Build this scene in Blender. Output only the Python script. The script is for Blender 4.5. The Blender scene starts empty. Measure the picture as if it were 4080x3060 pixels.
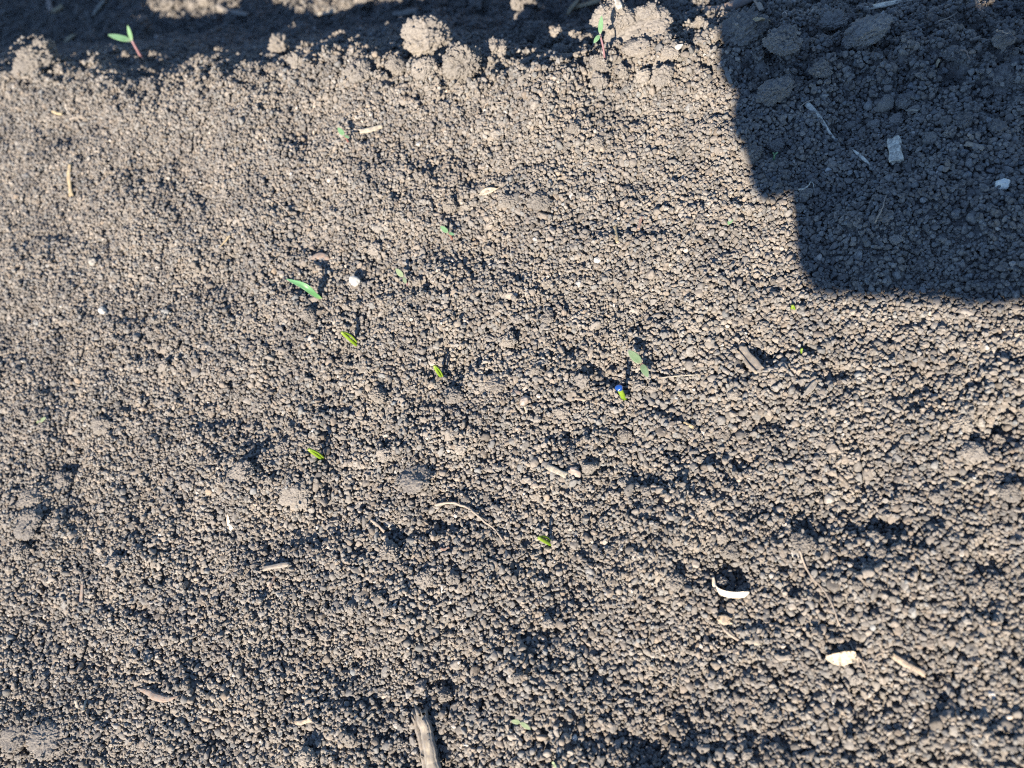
import bpy, bmesh, math
import numpy as np
from mathutils import Matrix, Vector

# ------------------------------------------------------------------ camera, light, exposure
SC = bpy.context.scene
COL = SC.collection
PW, PH, FPX = 4080.0, 3060.0, 3024.0          # the photograph's pixels and focal length in pixels
CAM_H = 0.267                                 # the phone was about 27 cm above the bed
nad = np.array([.36, -.387, 1.0]); nad /= np.linalg.norm(nad)     # straight down, as right / up / forward
zc = -nad
xc = np.array([1., 0, 0]); xc -= xc @ zc * zc; xc /= np.linalg.norm(xc)
yc = np.array([0, 1., 0]); yc -= yc @ zc * zc; yc -= yc @ xc * xc; yc /= np.linalg.norm(yc)
R = np.array([xc, yc, zc])                    # world = R @ (right, up, forward)
CPOS = np.array([0, 0, CAM_H])

cam = bpy.data.cameras.new('camera')
cam.sensor_width = 36.0
cam.sensor_fit = 'HORIZONTAL'
cam.lens = 36.0 * FPX / PW
cam.clip_start = 0.005
cam.clip_end = 500.0
cam.dof.use_dof = True
cam.dof.focus_distance = 0.295
cam.dof.aperture_fstop = 10.5
cam_o = bpy.data.objects.new('camera', cam)
M = Matrix.Identity(4)
for i in range(3):
    M[i][0], M[i][1], M[i][2], M[i][3] = R[i, 0], R[i, 1], -R[i, 2], CPOS[i]
cam_o.matrix_world = M
COL.objects.link(cam_o)
SC.camera = cam_o


def ray(px, py):
    d = R @ np.array([(px - PW / 2) / FPX, (PH / 2 - py) / FPX, 1.0])
    return d / np.linalg.norm(d)


def project(P):
    q = (np.asarray(P) - CPOS) @ R            # right, up, forward
    return PW / 2 + FPX * q[..., 0] / q[..., 2], PH / 2 - FPX * q[..., 1] / q[..., 2]


LIGHT = ray(3350, -650)                       # the way sunlight travels
SUN_EL = math.asin(-LIGHT[2])
SUN_AZ = math.atan2(-LIGHT[0], -LIGHT[1])     # from +Y towards +X

world = bpy.data.worlds.new('World')
SC.world = world
world.use_nodes = True
wn = world.node_tree
for n_ in list(wn.nodes):
    wn.nodes.remove(n_)
sky = wn.nodes.new('ShaderNodeTexSky')
sky.sky_type = 'NISHITA'
sky.sun_disc = False
sky.sun_elevation = SUN_EL
sky.sun_rotation = SUN_AZ
sky.air_density = 1.0
sky.dust_density = 0.0
sky.ozone_density = 4.0
bgn = wn.nodes.new('ShaderNodeBackground')
bgn.inputs['Strength'].default_value = 0.085
out = wn.nodes.new('ShaderNodeOutputWorld')
wn.links.new(sky.outputs[0], bgn.inputs[0])
wn.links.new(bgn.outputs[0], out.inputs[0])

sun = bpy.data.lights.new('sun', 'SUN')
sun.energy = 5.0
sun.angle = math.radians(0.55)
sun.color = (1.0, 0.87, 0.71)
sun_o = bpy.data.objects.new('sun', sun)
sun_o.rotation_euler = Vector(LIGHT).to_track_quat('-Z', 'Y').to_euler()
sun_o.location = (-0.5, -2, 2)
COL.objects.link(sun_o)

SC.view_settings.view_transform = 'Standard'
SC.view_settings.look = 'None'
SC.view_settings.gamma = 1.0
SC.view_settings.use_curve_mapping = False
SC.view_settings.exposure = 2.2
SC.cycles.use_denoising = False
SC.cycles.filter_width = 1.1
SC.cycles.max_bounces = 6
SC.cycles.diffuse_bounces = 3

rng = np.random.default_rng(7)


# ------------------------------------------------------------------ numpy helpers
def hash3(i, j, k, seed):
    h = (i.astype(np.int64) * 73856093) ^ (j.astype(np.int64) * 19349663) ^ (k.astype(np.int64) * 83492791) ^ (seed * 2654435761)
    h = (h ^ (h >> 13)) * 1274126177
    h = h ^ (h >> 16)
    return (h & 0xffffff) / float(0xffffff)


def vnoise(p, seed=0):
    f = np.floor(p).astype(np.int64)
    t = p - f
    t = t * t * (3 - 2 * t)
    r = 0
    for a in (0, 1):
        for b in (0, 1):
            for c in (0, 1):
                w = (t[:, 0] if a else 1 - t[:, 0]) * (t[:, 1] if b else 1 - t[:, 1]) * (t[:, 2] if c else 1 - t[:, 2])
                r = r + w * hash3(f[:, 0] + a, f[:, 1] + b, f[:, 2] + c, seed)
    return r * 2 - 1


def fbm(p, seed=0, octs=3):
    r, a = 0, 1.0
    for o in range(octs):
        r = r + a * vnoise(p * 2 ** o + 17.3 * o, seed + o)
        a *= 0.5
    return r


def worley(p, seed=0):
    f = np.floor(p).astype(np.int64)
    d1 = np.full(len(p), 9.0)
    d2 = np.full(len(p), 9.0)
    for a in (-1, 0, 1):
        for b in (-1, 0, 1):
            for c in (-1, 0, 1):
                i, j, k = f[:, 0] + a, f[:, 1] + b, f[:, 2] + c
                q = np.stack([i + hash3(i, j, k, seed), j + hash3(i, j, k, seed + 1), k + hash3(i, j, k, seed + 2)], 1)
                d = np.linalg.norm(p - q, axis=1)
                n2 = np.minimum(d2, np.maximum(d, d1))
                d1 = np.minimum(d1, d)
                d2 = n2
    return d1, d2


def field(shape, cell, wl, seed, spread=0.45):
    if wl > 14 * cell:                            # long waves: make them on a coarser grid
        k = int(wl / cell / 7)
        ny, nx = shape
        c = field0((ny // k + 3, nx // k + 3), cell * k, wl, seed, spread)
        gx, gy = np.arange(nx) / k, np.arange(ny) / k
        ix, iy = gx.astype(int), gy.astype(int)
        fx, fy = gx - ix, gy - iy
        fx, fy = fx * fx * (3 - 2 * fx), fy * fy * (3 - 2 * fy)
        t = c[:, ix] * (1 - fx) + c[:, ix + 1] * fx
        return t[iy] * (1 - fy)[:, None] + t[iy + 1] * fy[:, None]
    return field0(shape, cell, wl, seed, spread)


def field0(shape, cell, wl, seed, spread=0.45):
    """random field with features of wavelength wl metres, unit deviation"""
    r = np.random.default_rng(seed)
    ny, nx = shape
    fy = np.fft.fftfreq(ny, cell)[:, None]
    fx = np.fft.rfftfreq(nx, cell)[None, :]
    f = np.hypot(fx, fy) * wl
    with np.errstate(divide='ignore'):
        g = np.exp(-0.5 * (np.log(np.maximum(f, 1e-9)) / spread) ** 2)
    z = np.fft.irfft2(np.fft.rfft2(r.standard_normal(shape)) * g, s=shape)
    return z / z.std()


# ------------------------------------------------------------------ materials
def nodes_of(name):
    m = bpy.data.materials.new(name)
    m.use_nodes = True
    nt = m.node_tree
    return m, nt, nt.nodes['Principled BSDF']


def N(nt, typ, **kw):
    n = nt.nodes.new(typ)
    for k, v in kw.items():
        if k.startswith('i_'):
            n.inputs[k[2:].replace('_', ' ')].default_value = v
        else:
            setattr(n, k, v)
    return n


def ramp(nt, stops):
    n = nt.nodes.new('ShaderNodeValToRGB')
    e = n.color_ramp.elements
    while len(e) < len(stops):
        e.new(0.5)
    for el, (p, c) in zip(e, stops):
        el.position = p
        el.color = (*c, 1)
    return n


SOIL = (0.115, 0.108, 0.101)


def soil_material(name, instanced=False, scale=1.0, bump=0.35):
    m, nt, b = nodes_of(name)
    L = nt.links.new
    geo = N(nt, 'ShaderNodeNewGeometry')
    n1 = N(nt, 'ShaderNodeTexNoise', i_Scale=55.0, i_Detail=3.0)
    n2 = N(nt, 'ShaderNodeTexNoise', i_Scale=1500.0 * scale, i_Detail=4.0, i_Roughness=0.65)
    L(geo.outputs['Position'], n1.inputs['Vector'])
    L(geo.outputs['Position'], n2.inputs['Vector'])
    r1 = ramp(nt, [(0.3, tuple(c * k for c, k in zip(SOIL, (.80, .81, .83)))), (0.7, tuple(c * k for c, k in zip(SOIL, (1.18, 1.16, 1.12))))])
    L(n1.outputs['Fac'], r1.inputs['Fac'])
    r2 = ramp(nt, [(0.28, (.68, .67, .66)), (0.72, (1.28, 1.27, 1.25))])
    L(n2.outputs['Fac'], r2.inputs['Fac'])
    mx = N(nt, 'ShaderNodeMix', data_type='RGBA', blend_type='MULTIPLY')
    mx.inputs['Factor'].default_value = 1.0
    L(r1.outputs[0], mx.inputs['A'])
    L(r2.outputs[0], mx.inputs['B'])
    last = mx.outputs['Result']
    if instanced:
        at = N(nt, 'ShaderNodeAttribute', attribute_type='INSTANCER', attribute_name='tone')
        m2 = N(nt, 'ShaderNodeMix', data_type='RGBA', blend_type='MULTIPLY')
        m2.inputs['Factor'].default_value = 1.0
        L(last, m2.inputs['A'])
        L(at.outputs['Color'], m2.inputs['B'])
        last = m2.outputs['Result']
    else:
        oi = N(nt, 'ShaderNodeObjectInfo')
        mr = N(nt, 'ShaderNodeMapRange')
        mr.inputs['To Min'].default_value = 0.9
        mr.inputs['To Max'].default_value = 1.14
        L(oi.outputs['Random'], mr.inputs['Value'])
        m2 = N(nt, 'ShaderNodeMix', data_type='RGBA', blend_type='MULTIPLY')
        m2.inputs['Factor'].default_value = 1.0
        L(last, m2.inputs['A'])
        L(mr.outputs[0], m2.inputs['B'])
        last = m2.outputs['Result']
    L(last, b.inputs['Base Color'])
    b.inputs['Roughness'].default_value = 0.95
    b.inputs['Specular IOR Level'].default_value = 0.12
    bp = N(nt, 'ShaderNodeBump', i_Strength=bump, i_Distance=0.0004)
    L(n2.outputs['Fac'], bp.inputs['Height'])
    L(bp.outputs[0], b.inputs['Normal'])
    return m


def plant_material(name, c0, c1, c2, trans=0.3, rough=0.45):
    """colour along the length (UV u): c0 at the base, c1 in the middle, c2 at the tip"""
    m, nt, b = nodes_of(name)
    c0, c1, c2 = (tuple(min(.9, x * 1.4) for x in c) for c in (c0, c1, c2))
    L = nt.links.new
    uv = N(nt, 'ShaderNodeUVMap')
    sx = N(nt, 'ShaderNodeSeparateXYZ')
    L(uv.outputs[0], sx.inputs[0])
    r = ramp(nt, [(0.0, c0), (0.22, c1), (1.0, c2)])
    L(sx.outputs['X'], r.inputs['Fac'])
    mp = N(nt, 'ShaderNodeMapping')
    mp.inputs['Scale'].default_value = (5, 26, 1)
    L(uv.outputs[0], mp.inputs['Vector'])
    nz = N(nt, 'ShaderNodeTexNoise', i_Scale=1.0, i_Detail=3.0)
    L(mp.outputs[0], nz.inputs['Vector'])
    r2 = ramp(nt, [(0.3, (.78, .8, .78)), (0.7, (1.15, 1.13, 1.15))])
    L(nz.outputs['Fac'], r2.inputs['Fac'])
    mx = N(nt, 'ShaderNodeMix', data_type='RGBA', blend_type='MULTIPLY')
    mx.inputs['Factor'].default_value = 1.0
    L(r.outputs[0], mx.inputs['A'])
    L(r2.outputs[0], mx.inputs['B'])
    L(mx.outputs['Result'], b.inputs['Base Color'])
    b.inputs['Roughness'].default_value = rough
    b.inputs['Specular IOR Level'].default_value = 0.4
    tr = N(nt, 'ShaderNodeBsdfTranslucent')
    L(mx.outputs['Result'], tr.inputs['Color'])
    ms = N(nt, 'ShaderNodeMixShader')
    ms.inputs[0].default_value = trans
    L(b.outputs[0], ms.inputs[1])
    L(tr.outputs[0], ms.inputs[2])
    L(ms.outputs[0], nt.nodes['Material Output'].inputs['Surface'])
    bp = N(nt, 'ShaderNodeBump', i_Strength=0.2, i_Distance=0.0002)
    L(nz.outputs['Fac'], bp.inputs['Height'])
    L(bp.outputs[0], b.inputs['Normal'])
    return m


def fibre_material(name, light, dark, dirt=0.35, along=14.0, across=9.0):
    m, nt, b = nodes_of(name)
    light, dark = (tuple(x * 1.25 for x in c) for c in (light, dark))
    L = nt.links.new
    uv = N(nt, 'ShaderNodeUVMap')
    mp = N(nt, 'ShaderNodeMapping')
    mp.inputs['Scale'].default_value = (along * .25, across, 1)
    L(uv.outputs[0], mp.inputs['Vector'])
    nz = N(nt, 'ShaderNodeTexNoise', i_Scale=1.6, i_Detail=5.0, i_Roughness=0.6)
    L(mp.outputs[0], nz.inputs['Vector'])
    r = ramp(nt, [(0.36, dark), (0.62, light)])
    L(nz.outputs['Fac'], r.inputs['Fac'])
    geo = N(nt, 'ShaderNodeNewGeometry')
    n2 = N(nt, 'ShaderNodeTexNoise', i_Scale=750.0, i_Detail=3.0, i_Roughness=0.7)
    L(geo.outputs['Position'], n2.inputs['Vector'])
    r2 = ramp(nt, [(0.62 - dirt * .4, (0, 0, 0)), (0.72 - dirt * .3, (1, 1, 1))])
    L(n2.outputs['Fac'], r2.inputs['Fac'])
    fc = N(nt, 'ShaderNodeMath', operation='MULTIPLY')
    fc.inputs[1].default_value = min(1.0, dirt * 1.6)
    L(r2.outputs[0], fc.inputs[0])
    mx = N(nt, 'ShaderNodeMix', data_type='RGBA')
    L(fc.outputs[0], mx.inputs['Factor'])
    L(r.outputs[0], mx.inputs['A'])
    mx.inputs['B'].default_value = (*SOIL, 1)
    L(mx.outputs['Result'], b.inputs['Base Color'])
    b.inputs['Roughness'].default_value = 0.75
    b.inputs['Specular IOR Level'].default_value = 0.25
    bp = N(nt, 'ShaderNodeBump', i_Strength=0.6, i_Distance=0.0003)
    L(nz.outputs['Fac'], bp.inputs['Height'])
    L(bp.outputs[0], b.inputs['Normal'])
    return m


def stone_material(name, c, dirt=0.3):
    m, nt, b = nodes_of(name)
    L = nt.links.new
    geo = N(nt, 'ShaderNodeNewGeometry')
    n1 = N(nt, 'ShaderNodeTexNoise', i_Scale=420.0, i_Detail=4.0, i_Roughness=0.65)
    L(geo.outputs['Position'], n1.inputs['Vector'])
    r = ramp(nt, [(0.30, SOIL), (0.30 + dirt * .5, tuple(x * .85 for x in c)), (0.75, c)])
    L(n1.outputs['Fac'], r.inputs['Fac'])
    L(r.outputs[0], b.inputs['Base Color'])
    b.inputs['Roughness'].default_value = 0.7
    bp = N(nt, 'ShaderNodeBump', i_Strength=0.4, i_Distance=0.0004)
    L(n1.outputs['Fac'], bp.inputs['Height'])
    L(bp.outputs[0], b.inputs['Normal'])
    return m


def plain_material(name, c, rough=0.6, spec=0.4, nscale=300.0):
    m, nt, b = nodes_of(name)
    L = nt.links.new
    geo = N(nt, 'ShaderNodeNewGeometry')
    n1 = N(nt, 'ShaderNodeTexNoise', i_Scale=nscale, i_Detail=3.0)
    L(geo.outputs['Position'], n1.inputs['Vector'])
    r = ramp(nt, [(0.3, tuple(x * .75 for x in c)), (0.7, tuple(min(1, x * 1.15) for x in c))])
    L(n1.outputs['Fac'], r.inputs['Fac'])
    L(r.outputs[0], b.inputs['Base Color'])
    b.inputs['Roughness'].default_value = rough
    b.inputs['Specular IOR Level'].default_value = spec
    return m


MAT = {
    'ground': soil_material('ground_soil', bump=0.6, scale=.6),
    'crumb': soil_material('crumb_soil', instanced=True),
    'clod': soil_material('clod_soil', scale=0.7, bump=0.9),
    'lime': plant_material('lime_sprout', (.10, .13, .02), (.075, .135, .008), (.115, .165, .02), .3, .35),
    'blade': plant_material('blade_green', (.12, .17, .06), (.045, .115, .045), (.055, .13, .06), .28),
    'cotyledon': plant_material('cotyledon_green', (.085, .09, .06), (.068, .105, .055), (.085, .12, .07), .2),
    'pale_leaf': plant_material('pale_leaf_green', (.12, .14, .08), (.12, .155, .085), (.14, .17, .10), .25),
    'mint': plant_material('mint_leaf', (.10, .12, .08), (.07, .135, .065), (.085, .15, .08), .25),
    'pink_stem': plant_material('pink_stem', (.085, .045, .045), (.15, .085, .09), (.15, .09, .10), .2),
    'red_stem': plant_material('red_stem', (.09, .04, .035), (.115, .05, .042), (.11, .06, .05), .2),
    'straw': fibre_material('straw', (.215, .175, .105), (.13, .10, .062), .3),
    'pale_straw': fibre_material('pale_straw', (.205, .185, .145), (.13, .115, .09), .45),
    'bleached': fibre_material('bleached_straw', (.33, .31, .26), (.19, .175, .145), .45),
    'chip': fibre_material('wood_chip', (.205, .165, .12), (.12, .095, .07), .4),
    'grey_wood': fibre_material('grey_wood', (.155, .14, .115), (.08, .07, .06), .5),
    'dusty_wood': fibre_material('dusty_wood', (.15, .13, .105), (.085, .073, .06), .5),
    'bark': fibre_material('brown_bark', (.135, .10, .08), (.08, .06, .048), .45),
    'red_twig': fibre_material('red_twig', (.13, .085, .068), (.085, .055, .045), .35),
    'root': fibre_material('root', (.185, .155, .125), (.115, .095, .078), .3),
    'husk': fibre_material('pale_husk', (.42, .37, .29), (.33, .27, .20), .08),
    'leaf_dry': fibre_material('dry_leaf', (.29, .25, .185), (.16, .125, .09), .38),
    'white_stone': stone_material('white_stone', (.27, .262, .24), .2),
    'clean_stone': stone_material('clean_stone', (.42, .41, .37), .05),
    'pale_stone': stone_material('pale_stone', (.17, .16, .14), .45),
    'pink_stone': stone_material('pink_stone', (.20, .165, .14), .45),
    'seed_blue': plain_material('blue_seed_coat', (.006, .035, .16), .25, .6, 900),
    'phone': plain_material('phone_body', (.02, .02, .025), .3, .5),
    'glass': plain_material('lens_glass', (.01, .01, .015), .1, .6),
    'skin': plain_material('skin', (.45, .27, .19), .55, .4, 80),
    'jacket': plain_material('jacket_cloth', (.05, .07, .11), .9, .2, 60),
    'trousers': plain_material('trouser_cloth', (.06, .06, .06), .9, .2, 60),
    'hair': plain_material('hair', (.04, .025, .015), .7, .3, 60),
}


# ------------------------------------------------------------------ object helpers
def tag(o, label=None, cat=None, group=None, kind=None):
    if label:
        o['label'] = label
    if cat:
        o['category'] = cat
    if group:
        o['group'] = group
    if kind:
        o['kind'] = kind
    return o


def obj(name, verts, faces, mat, parent=None, uvs=None, origin=None, smooth=True):
    me = bpy.data.meshes.new(name)
    v = np.asarray(verts, float)
    o0 = np.zeros(3) if origin is None else np.asarray(origin, float)
    me.from_pydata([tuple(p) for p in v - o0], [], [tuple(int(i) for i in f) for f in faces])
    if smooth:
        me.shade_smooth()
    if uvs is not None:
        ul = me.uv_layers.new(name='UVMap')
        idx = np.zeros(len(me.loops), dtype=np.int32)
        me.loops.foreach_get('vertex_index', idx)
        ul.data.foreach_set('uv', np.asarray(uvs, np.float32)[idx].ravel())
    me.materials.append(mat)
    me.update()
    o = bpy.data.objects.new(name, me)
    o.location = o0
    COL.objects.link(o)
    if parent is not None:
        o.parent = parent
        o.location = o0 - np.array(parent.location)
    return o


def empty(name, loc):
    o = bpy.data.objects.new(name, None)
    o.empty_display_size = 0.005
    o.location = loc
    COL.objects.link(o)
    return o


def ico(sub):
    bm = bmesh.new()
    bmesh.ops.create_icosphere(bm, subdivisions=sub, radius=1.0)
    v = np.array([p.co[:] for p in bm.verts])
    f = np.array([[p.index for p in q.verts] for q in bm.faces])
    bm.free()
    return v / np.linalg.norm(v, axis=1)[:, None], f


ICO3, ICO4, ICO5, ICO6 = ico(3), ico(4), ico(5), ico(6)


def facet(v, r, n=14, lo=.62, hi=.98, sharp=14.0):
    nn = r.standard_normal((n, 3))
    nn /= np.linalg.norm(nn, axis=1)[:, None]
    d = r.uniform(lo, hi, n)
    c = v @ nn.T
    rad = np.where(c > .05, d / np.maximum(c, .05), 9.0)
    rad = np.concatenate([rad, np.full((len(v), 1), 1.08)], 1)
    return -np.log(np.exp(-sharp * rad).sum(1)) / sharp + .12


# ------------------------------------------------------------------ the lie of the land
CELL = 0.0004
X0, X1, Y0, Y1 = -0.82, 0.22, -0.12, 0.76
NX, NY = int(round((X1 - X0) / CELL)), int(round((Y1 - Y0) / CELL))
GX = X0 + (np.arange(NX) + .5) * CELL
GY = Y0 + (np.arange(NY) + .5) * CELL

crest_px = [(0, 320), (280, 285), (500, 335), (770, 300), (1000, 282), (1220, 245), (1350, 222), (1500, 252), (1750, 300), (1950, 292),
            (2150, 285), (2300, 262), (2400, 230), (2780, 200), (3300, 240), (4080, 240)]
cw = []
for p in crest_px:
    d = ray(*p)
    q = CPOS + d * (-CAM_H / d[2])
    cw.append(q[:2])
cw = np.array(cw)
cw = cw[np.argsort(cw[:, 0])]
PS = np.array([-.60, -.53, -.50, -.44, 0, .012, .05, .10, .14, .17, .20, .26, .32, .36, .42])
PZ = np.array([-.09, -.02, -.008, 0, 0, -.009, -.0405, -.083, -.122, -.137, -.130, -.09, -.04, -.012, 0])


def crest_y(x):
    y = np.interp(x, cw[:, 0], cw[:, 1])
    y = np.where(x < cw[0, 0], cw[0, 1] + (x - cw[0, 0]) * -.26, y)
    return np.where(x > cw[-1, 0], cw[-1, 1] + (x - cw[-1, 0]) * -.26, y)


def profile(x, y):
    s = (y - crest_y(x)) * .968
    k = 1 - .5 * np.clip((x + .03) / .06, 0, 1)
    wid = .03 + .40 * np.clip((-.26 - x) / .22, 0, 1)                        # the furrow is wider on the left
    s = np.where(s > .16, np.maximum(.16, s - wid), s)
    s = np.where(s > .42, (s - .42) % .96 - .54 + 0 * s, s)      # later beds and furrows repeat
    s = np.where(s < -.54, (s + .54) % .96 - .54, s)
    near = np.interp(s, PS, PZ)
    return near * np.where(s > -.3, k, 1.0)


GXX, GYY = np.meshgrid(GX, GY)
base = profile(GXX, GYY)
S = (GYY - crest_y(GXX)) * .968
base += field((NY, NX), CELL, .075, 11) * .0017 + field((NY, NX), CELL, .030, 12) * .0008 + field((NY, NX), CELL, .010, 13) * .00045
brow = np.exp(-((S + .004) / .014) ** 2)                            # the crest breaks into lumps
base += brow * (field((NY, NX), CELL, .016, 16) * .0022 + field((NY, NX), CELL, .007, 17) * .0012)
rough = np.clip((S + .03) / .05, 0, 1)                            # the crest and the furrow are rougher
base += rough * (field((NY, NX), CELL, .022, 14) * .0022 + field((NY, NX), CELL, .009, 15) * .0011)


def hit(px, py, Hm, lift=0.0):
    """first point where the sight line through a pixel meets the height map"""
    d = ray(px, py)
    t = np.linspace(.16, 1.2, 3000)
    P = CPOS + t[:, None] * d
    ix = ((P[:, 0] - X0) / CELL).astype(int)
    iy = ((P[:, 1] - Y0) / CELL).astype(int)
    ok = (ix >= 0) & (ix < NX) & (iy >= 0) & (iy < NY)
    h = np.where(ok, Hm[np.clip(iy, 0, NY - 1), np.clip(ix, 0, NX - 1)], -9) + lift
    w = np.nonzero(P[:, 2] < h)[0]
    k = w[0] if len(w) else np.argmin(np.abs(P[:, 2]))
    return P[k]


def depth(P):
    return (np.asarray(P) - CPOS) @ R[:, 2]


def mm(px, P):
    return px * depth(P) / FPX


def hmap(Hm, x, y):
    ix = np.clip(((np.asarray(x) - X0) / CELL).astype(int), 0, NX - 1)
    iy = np.clip(((np.asarray(y) - Y0) / CELL).astype(int), 0, NY - 1)
    return Hm[iy, ix]


# unseen rise added to the bed left of the frame, to shade the furrow
base += .085 * np.clip((-.475 - GXX) / .14, 0, 1) ** 1.5 * np.exp(-((S + .05) / .10) ** 2)

# hollows and humps seen in the photograph: pixel, radius in pixels, height in mm (negative: hollow)
relief = [(572, 150, 60, 13), (1119, 215, 60, 8), (1183, 150, 45, 11), (2105, 150, 110, 13), (2221, 165, 50, 9), (1969, 232, 80, 8), (1846, 272, 100, 5), (455, 215, 50, 6),
          (2350, 180, 60, 6), (1710, 215, 110, 5), (620, 235, 60, 5), (310, 1815, 110, -6), (120, 1865, 90, -6), (1180, 965, 60, -4), (1300, 975, 45, -4), (1250, 985, 60, -3), (940, 905, 32, -4),
          (1800, 840, 60, -2), (1900, 730, 40, -5), (1570, 570, 50, -4), (1960, 575, 26, -6), (1650, 730, 40, -4), (1600, 780, 45, -3),
          (2440, 1480, 70, -5), (2290, 1370, 45, -4), (890, 2080, 55, -5), (1435, 2190, 38, -9), (1330, 2050, 60, -4), (3935, 1720, 75, -10),
          (4000, 1700, 60, -7), (2590, 3000, 80, -7), (2910, 2270, 70, -6), (3230, 2080, 60, -5), (3500, 2110, 50, -4), (60, 2740, 90, -9),
          (430, 2380, 55, -5), (650, 2690, 60, -4), (1180, 2760, 60, -4), (560, 3030, 60, -5), (100, 3050, 90, -7), (1080, 2900, 60, -4),
          (1750, 985, 50, -5), (1890, 965, 55, -5), (1930, 1010, 60, -5), (2020, 720, 50, -3), (2100, 740, 45, -4), (2740, 440, 70, -5),
          (2500, 460, 70, -4), (2560, 470, 40, -4), (3090, 610, 42, -8), (3340, 520, 45, -6), (3420, 570, 60, -3), (1640, 1890, 120, 3),
          (2490, 720, 60, -4), (2710, 880, 60, -3), (3700, 1500, 60, -3), (3100, 1690, 60, -4), (2700, 1780, 60, -3), (3210, 1395, 22, -7),
          (2080, 620, 220, 3), (2110, 330, 150, 5), (1430, 820, 140, 2.5), (620, 560, 160, 2.5), (560, 960, 160, 3.5), (1000, 1900, 110, 3),
          (2150, 810, 120, 2), (3080, 400, 130, 4), (3700, 2100, 160, 2.5), (2600, 2600, 200, -2), (2200, 1500, 150, 2), (3560, 1900, 200, -2),
          (800, 2400, 260, -2), (2900, 1750, 150, 2), (470, 2240, 120, 2.5), (2560, 180, 170, 6), (1700, 250, 130, 4), (180, 290, 150, 6),
          (2740, 1600, 90, -3), (3330, 1490, 60, -4), (1560, 2130, 50, -4), (1800, 2720, 40, -4), (2340, 2950, 60, -3), (3760, 2740, 70, -5),
          (3950, 2860, 70, -5), (3300, 2420, 60, -3), (860, 2240, 60, -4), (230, 2560, 60, -4), (1010, 2650, 60, -3)]
for px, py, rpx, hh in relief:
    p = hit(px, py, base)
    r_ = mm(rpx, p)
    i0, i1 = max(0, int((p[0] - 2.2 * r_ - X0) / CELL)), min(NX, int((p[0] + 2.2 * r_ - X0) / CELL))
    j0, j1 = max(0, int((p[1] - 2.2 * r_ - Y0) / CELL)), min(NY, int((p[1] + 2.2 * r_ - Y0) / CELL))
    d2 = ((GX[None, i0:i1] - p[0]) ** 2 + (GY[j0:j1, None] - p[1]) ** 2) / r_ ** 2
    base[j0:j1, i0:i1] += hh * (.0005 if hh < 0 else .0007) * np.exp(-d2 ** 1.3)


def soft(a):
    a = np.clip(a, 0, 1)
    return a * a * (3 - 2 * a)


edge = np.minimum.reduce([GXX - X0, X1 - GXX, GYY - Y0, Y1 - GYY]) / .03
eb = soft(edge)
base = base * eb + profile(GXX, GYY) * (1 - eb)

# ------------------------------------------------------------------ ground: one sheet out to the horizon
gaps = .0025 * 1.23 ** np.arange(1, 60)
gaps = np.cumsum(gaps)
gaps = gaps[gaps < 90]
ax = np.concatenate([X0 - gaps[::-1], np.arange(X0, X1 + 1e-9, .0025), X1 + gaps])
ay = np.concatenate([Y0 - gaps[::-1], np.arange(Y0, Y1 + 1e-9, .0025), Y1 + gaps])
AX, AY = np.meshgrid(ax, ay)
inner = (AX > X0) & (AX < X1) & (AY > Y0) & (AY < Y1)
AZ = np.where(inner, hmap(base, AX, AY) - .0006, profile(AX, AY) * np.clip(1.2 - np.hypot(AX, AY) / 12, 0, 1) - .0006)
nx, ny = len(ax), len(ay)
gv = np.stack([AX.ravel(), AY.ravel(), AZ.ravel()], 1)
ii = (np.arange(ny - 1)[:, None] * nx + np.arange(nx - 1)[None, :]).ravel()
gf = np.stack([ii, ii + 1, ii + 1 + nx, ii + nx], 1)
me = bpy.data.meshes.new('ground')
me.vertices.add(len(gv))
me.vertices.foreach_set('co', gv.ravel())
me.loops.add(gf.size)
me.loops.foreach_set('vertex_index', gf.ravel().astype(np.int32))
me.polygons.add(len(gf))
me.polygons.foreach_set('loop_start', (np.arange(len(gf)) * 4).astype(np.int32))
me.update(calc_edges=True)
me.shade_smooth()
me.materials.append(MAT['ground'])
ground = bpy.data.objects.new('ground', me)
COL.objects.link(ground)
tag(ground, kind='structure')

# ------------------------------------------------------------------ clods: one object each
H = base.copy()


def clod_mesh(name, seed, freq, bump, flat=1.0, block=False):
    r = np.random.default_rng(seed)
    v, f = ICO5 if freq < 4 else ICO6
    rad = facet(v, r, 16 if not block else 9, .60, .95, 10.0 if not block else 16.0)
    off = r.uniform(-50, 50, 3)
    if not block:                                  # a clod is many lumps stuck together
        nl = 9 if freq < 4 else 15
        c = r.standard_normal((nl, 3))
        c = c / np.linalg.norm(c, axis=1)[:, None] * r.uniform(.42, .68, nl)[:, None]
        rho = r.uniform(.26, .46, nl)
        dc = v @ c.T
        disc = rho ** 2 - (c ** 2).sum(1) + dc ** 2
        t = np.where((disc > 0) & (dc > 0), dc + np.sqrt(np.maximum(disc, 0)), 0).max(1)
        rad = np.maximum(t, .60) * .75 + rad * .25
    rad = rad * (1 + .16 * fbm(v * 1.6 + off, seed, 4))
    p = v * rad[:, None]
    d1, d2 = worley(p * freq + off, seed)
    lump = np.clip(1 - d1 / .75, 0, 1) ** .6
    rad = rad + bump * (lump - .5) + bump * .35 * fbm(p * freq * 2.2 + off, seed + 5, 3)
    if freq > 4:                                   # finer crumbs showing on the faces of a big clod
        d3, d4 = worley(p * 11.0 + off, seed + 9)
        rad = rad + .085 * (np.clip(1 - d3 / .75, 0, 1) ** .6 - .5)
    v = v * rad[:, None]
    v /= np.abs(v).max(0)
    me = bpy.data.meshes.new(name)
    me.from_pydata(v.tolist(), [], f.tolist())
    me.shade_smooth()
    me.materials.append(MAT['clod'])
    me.update()
    return me


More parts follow.
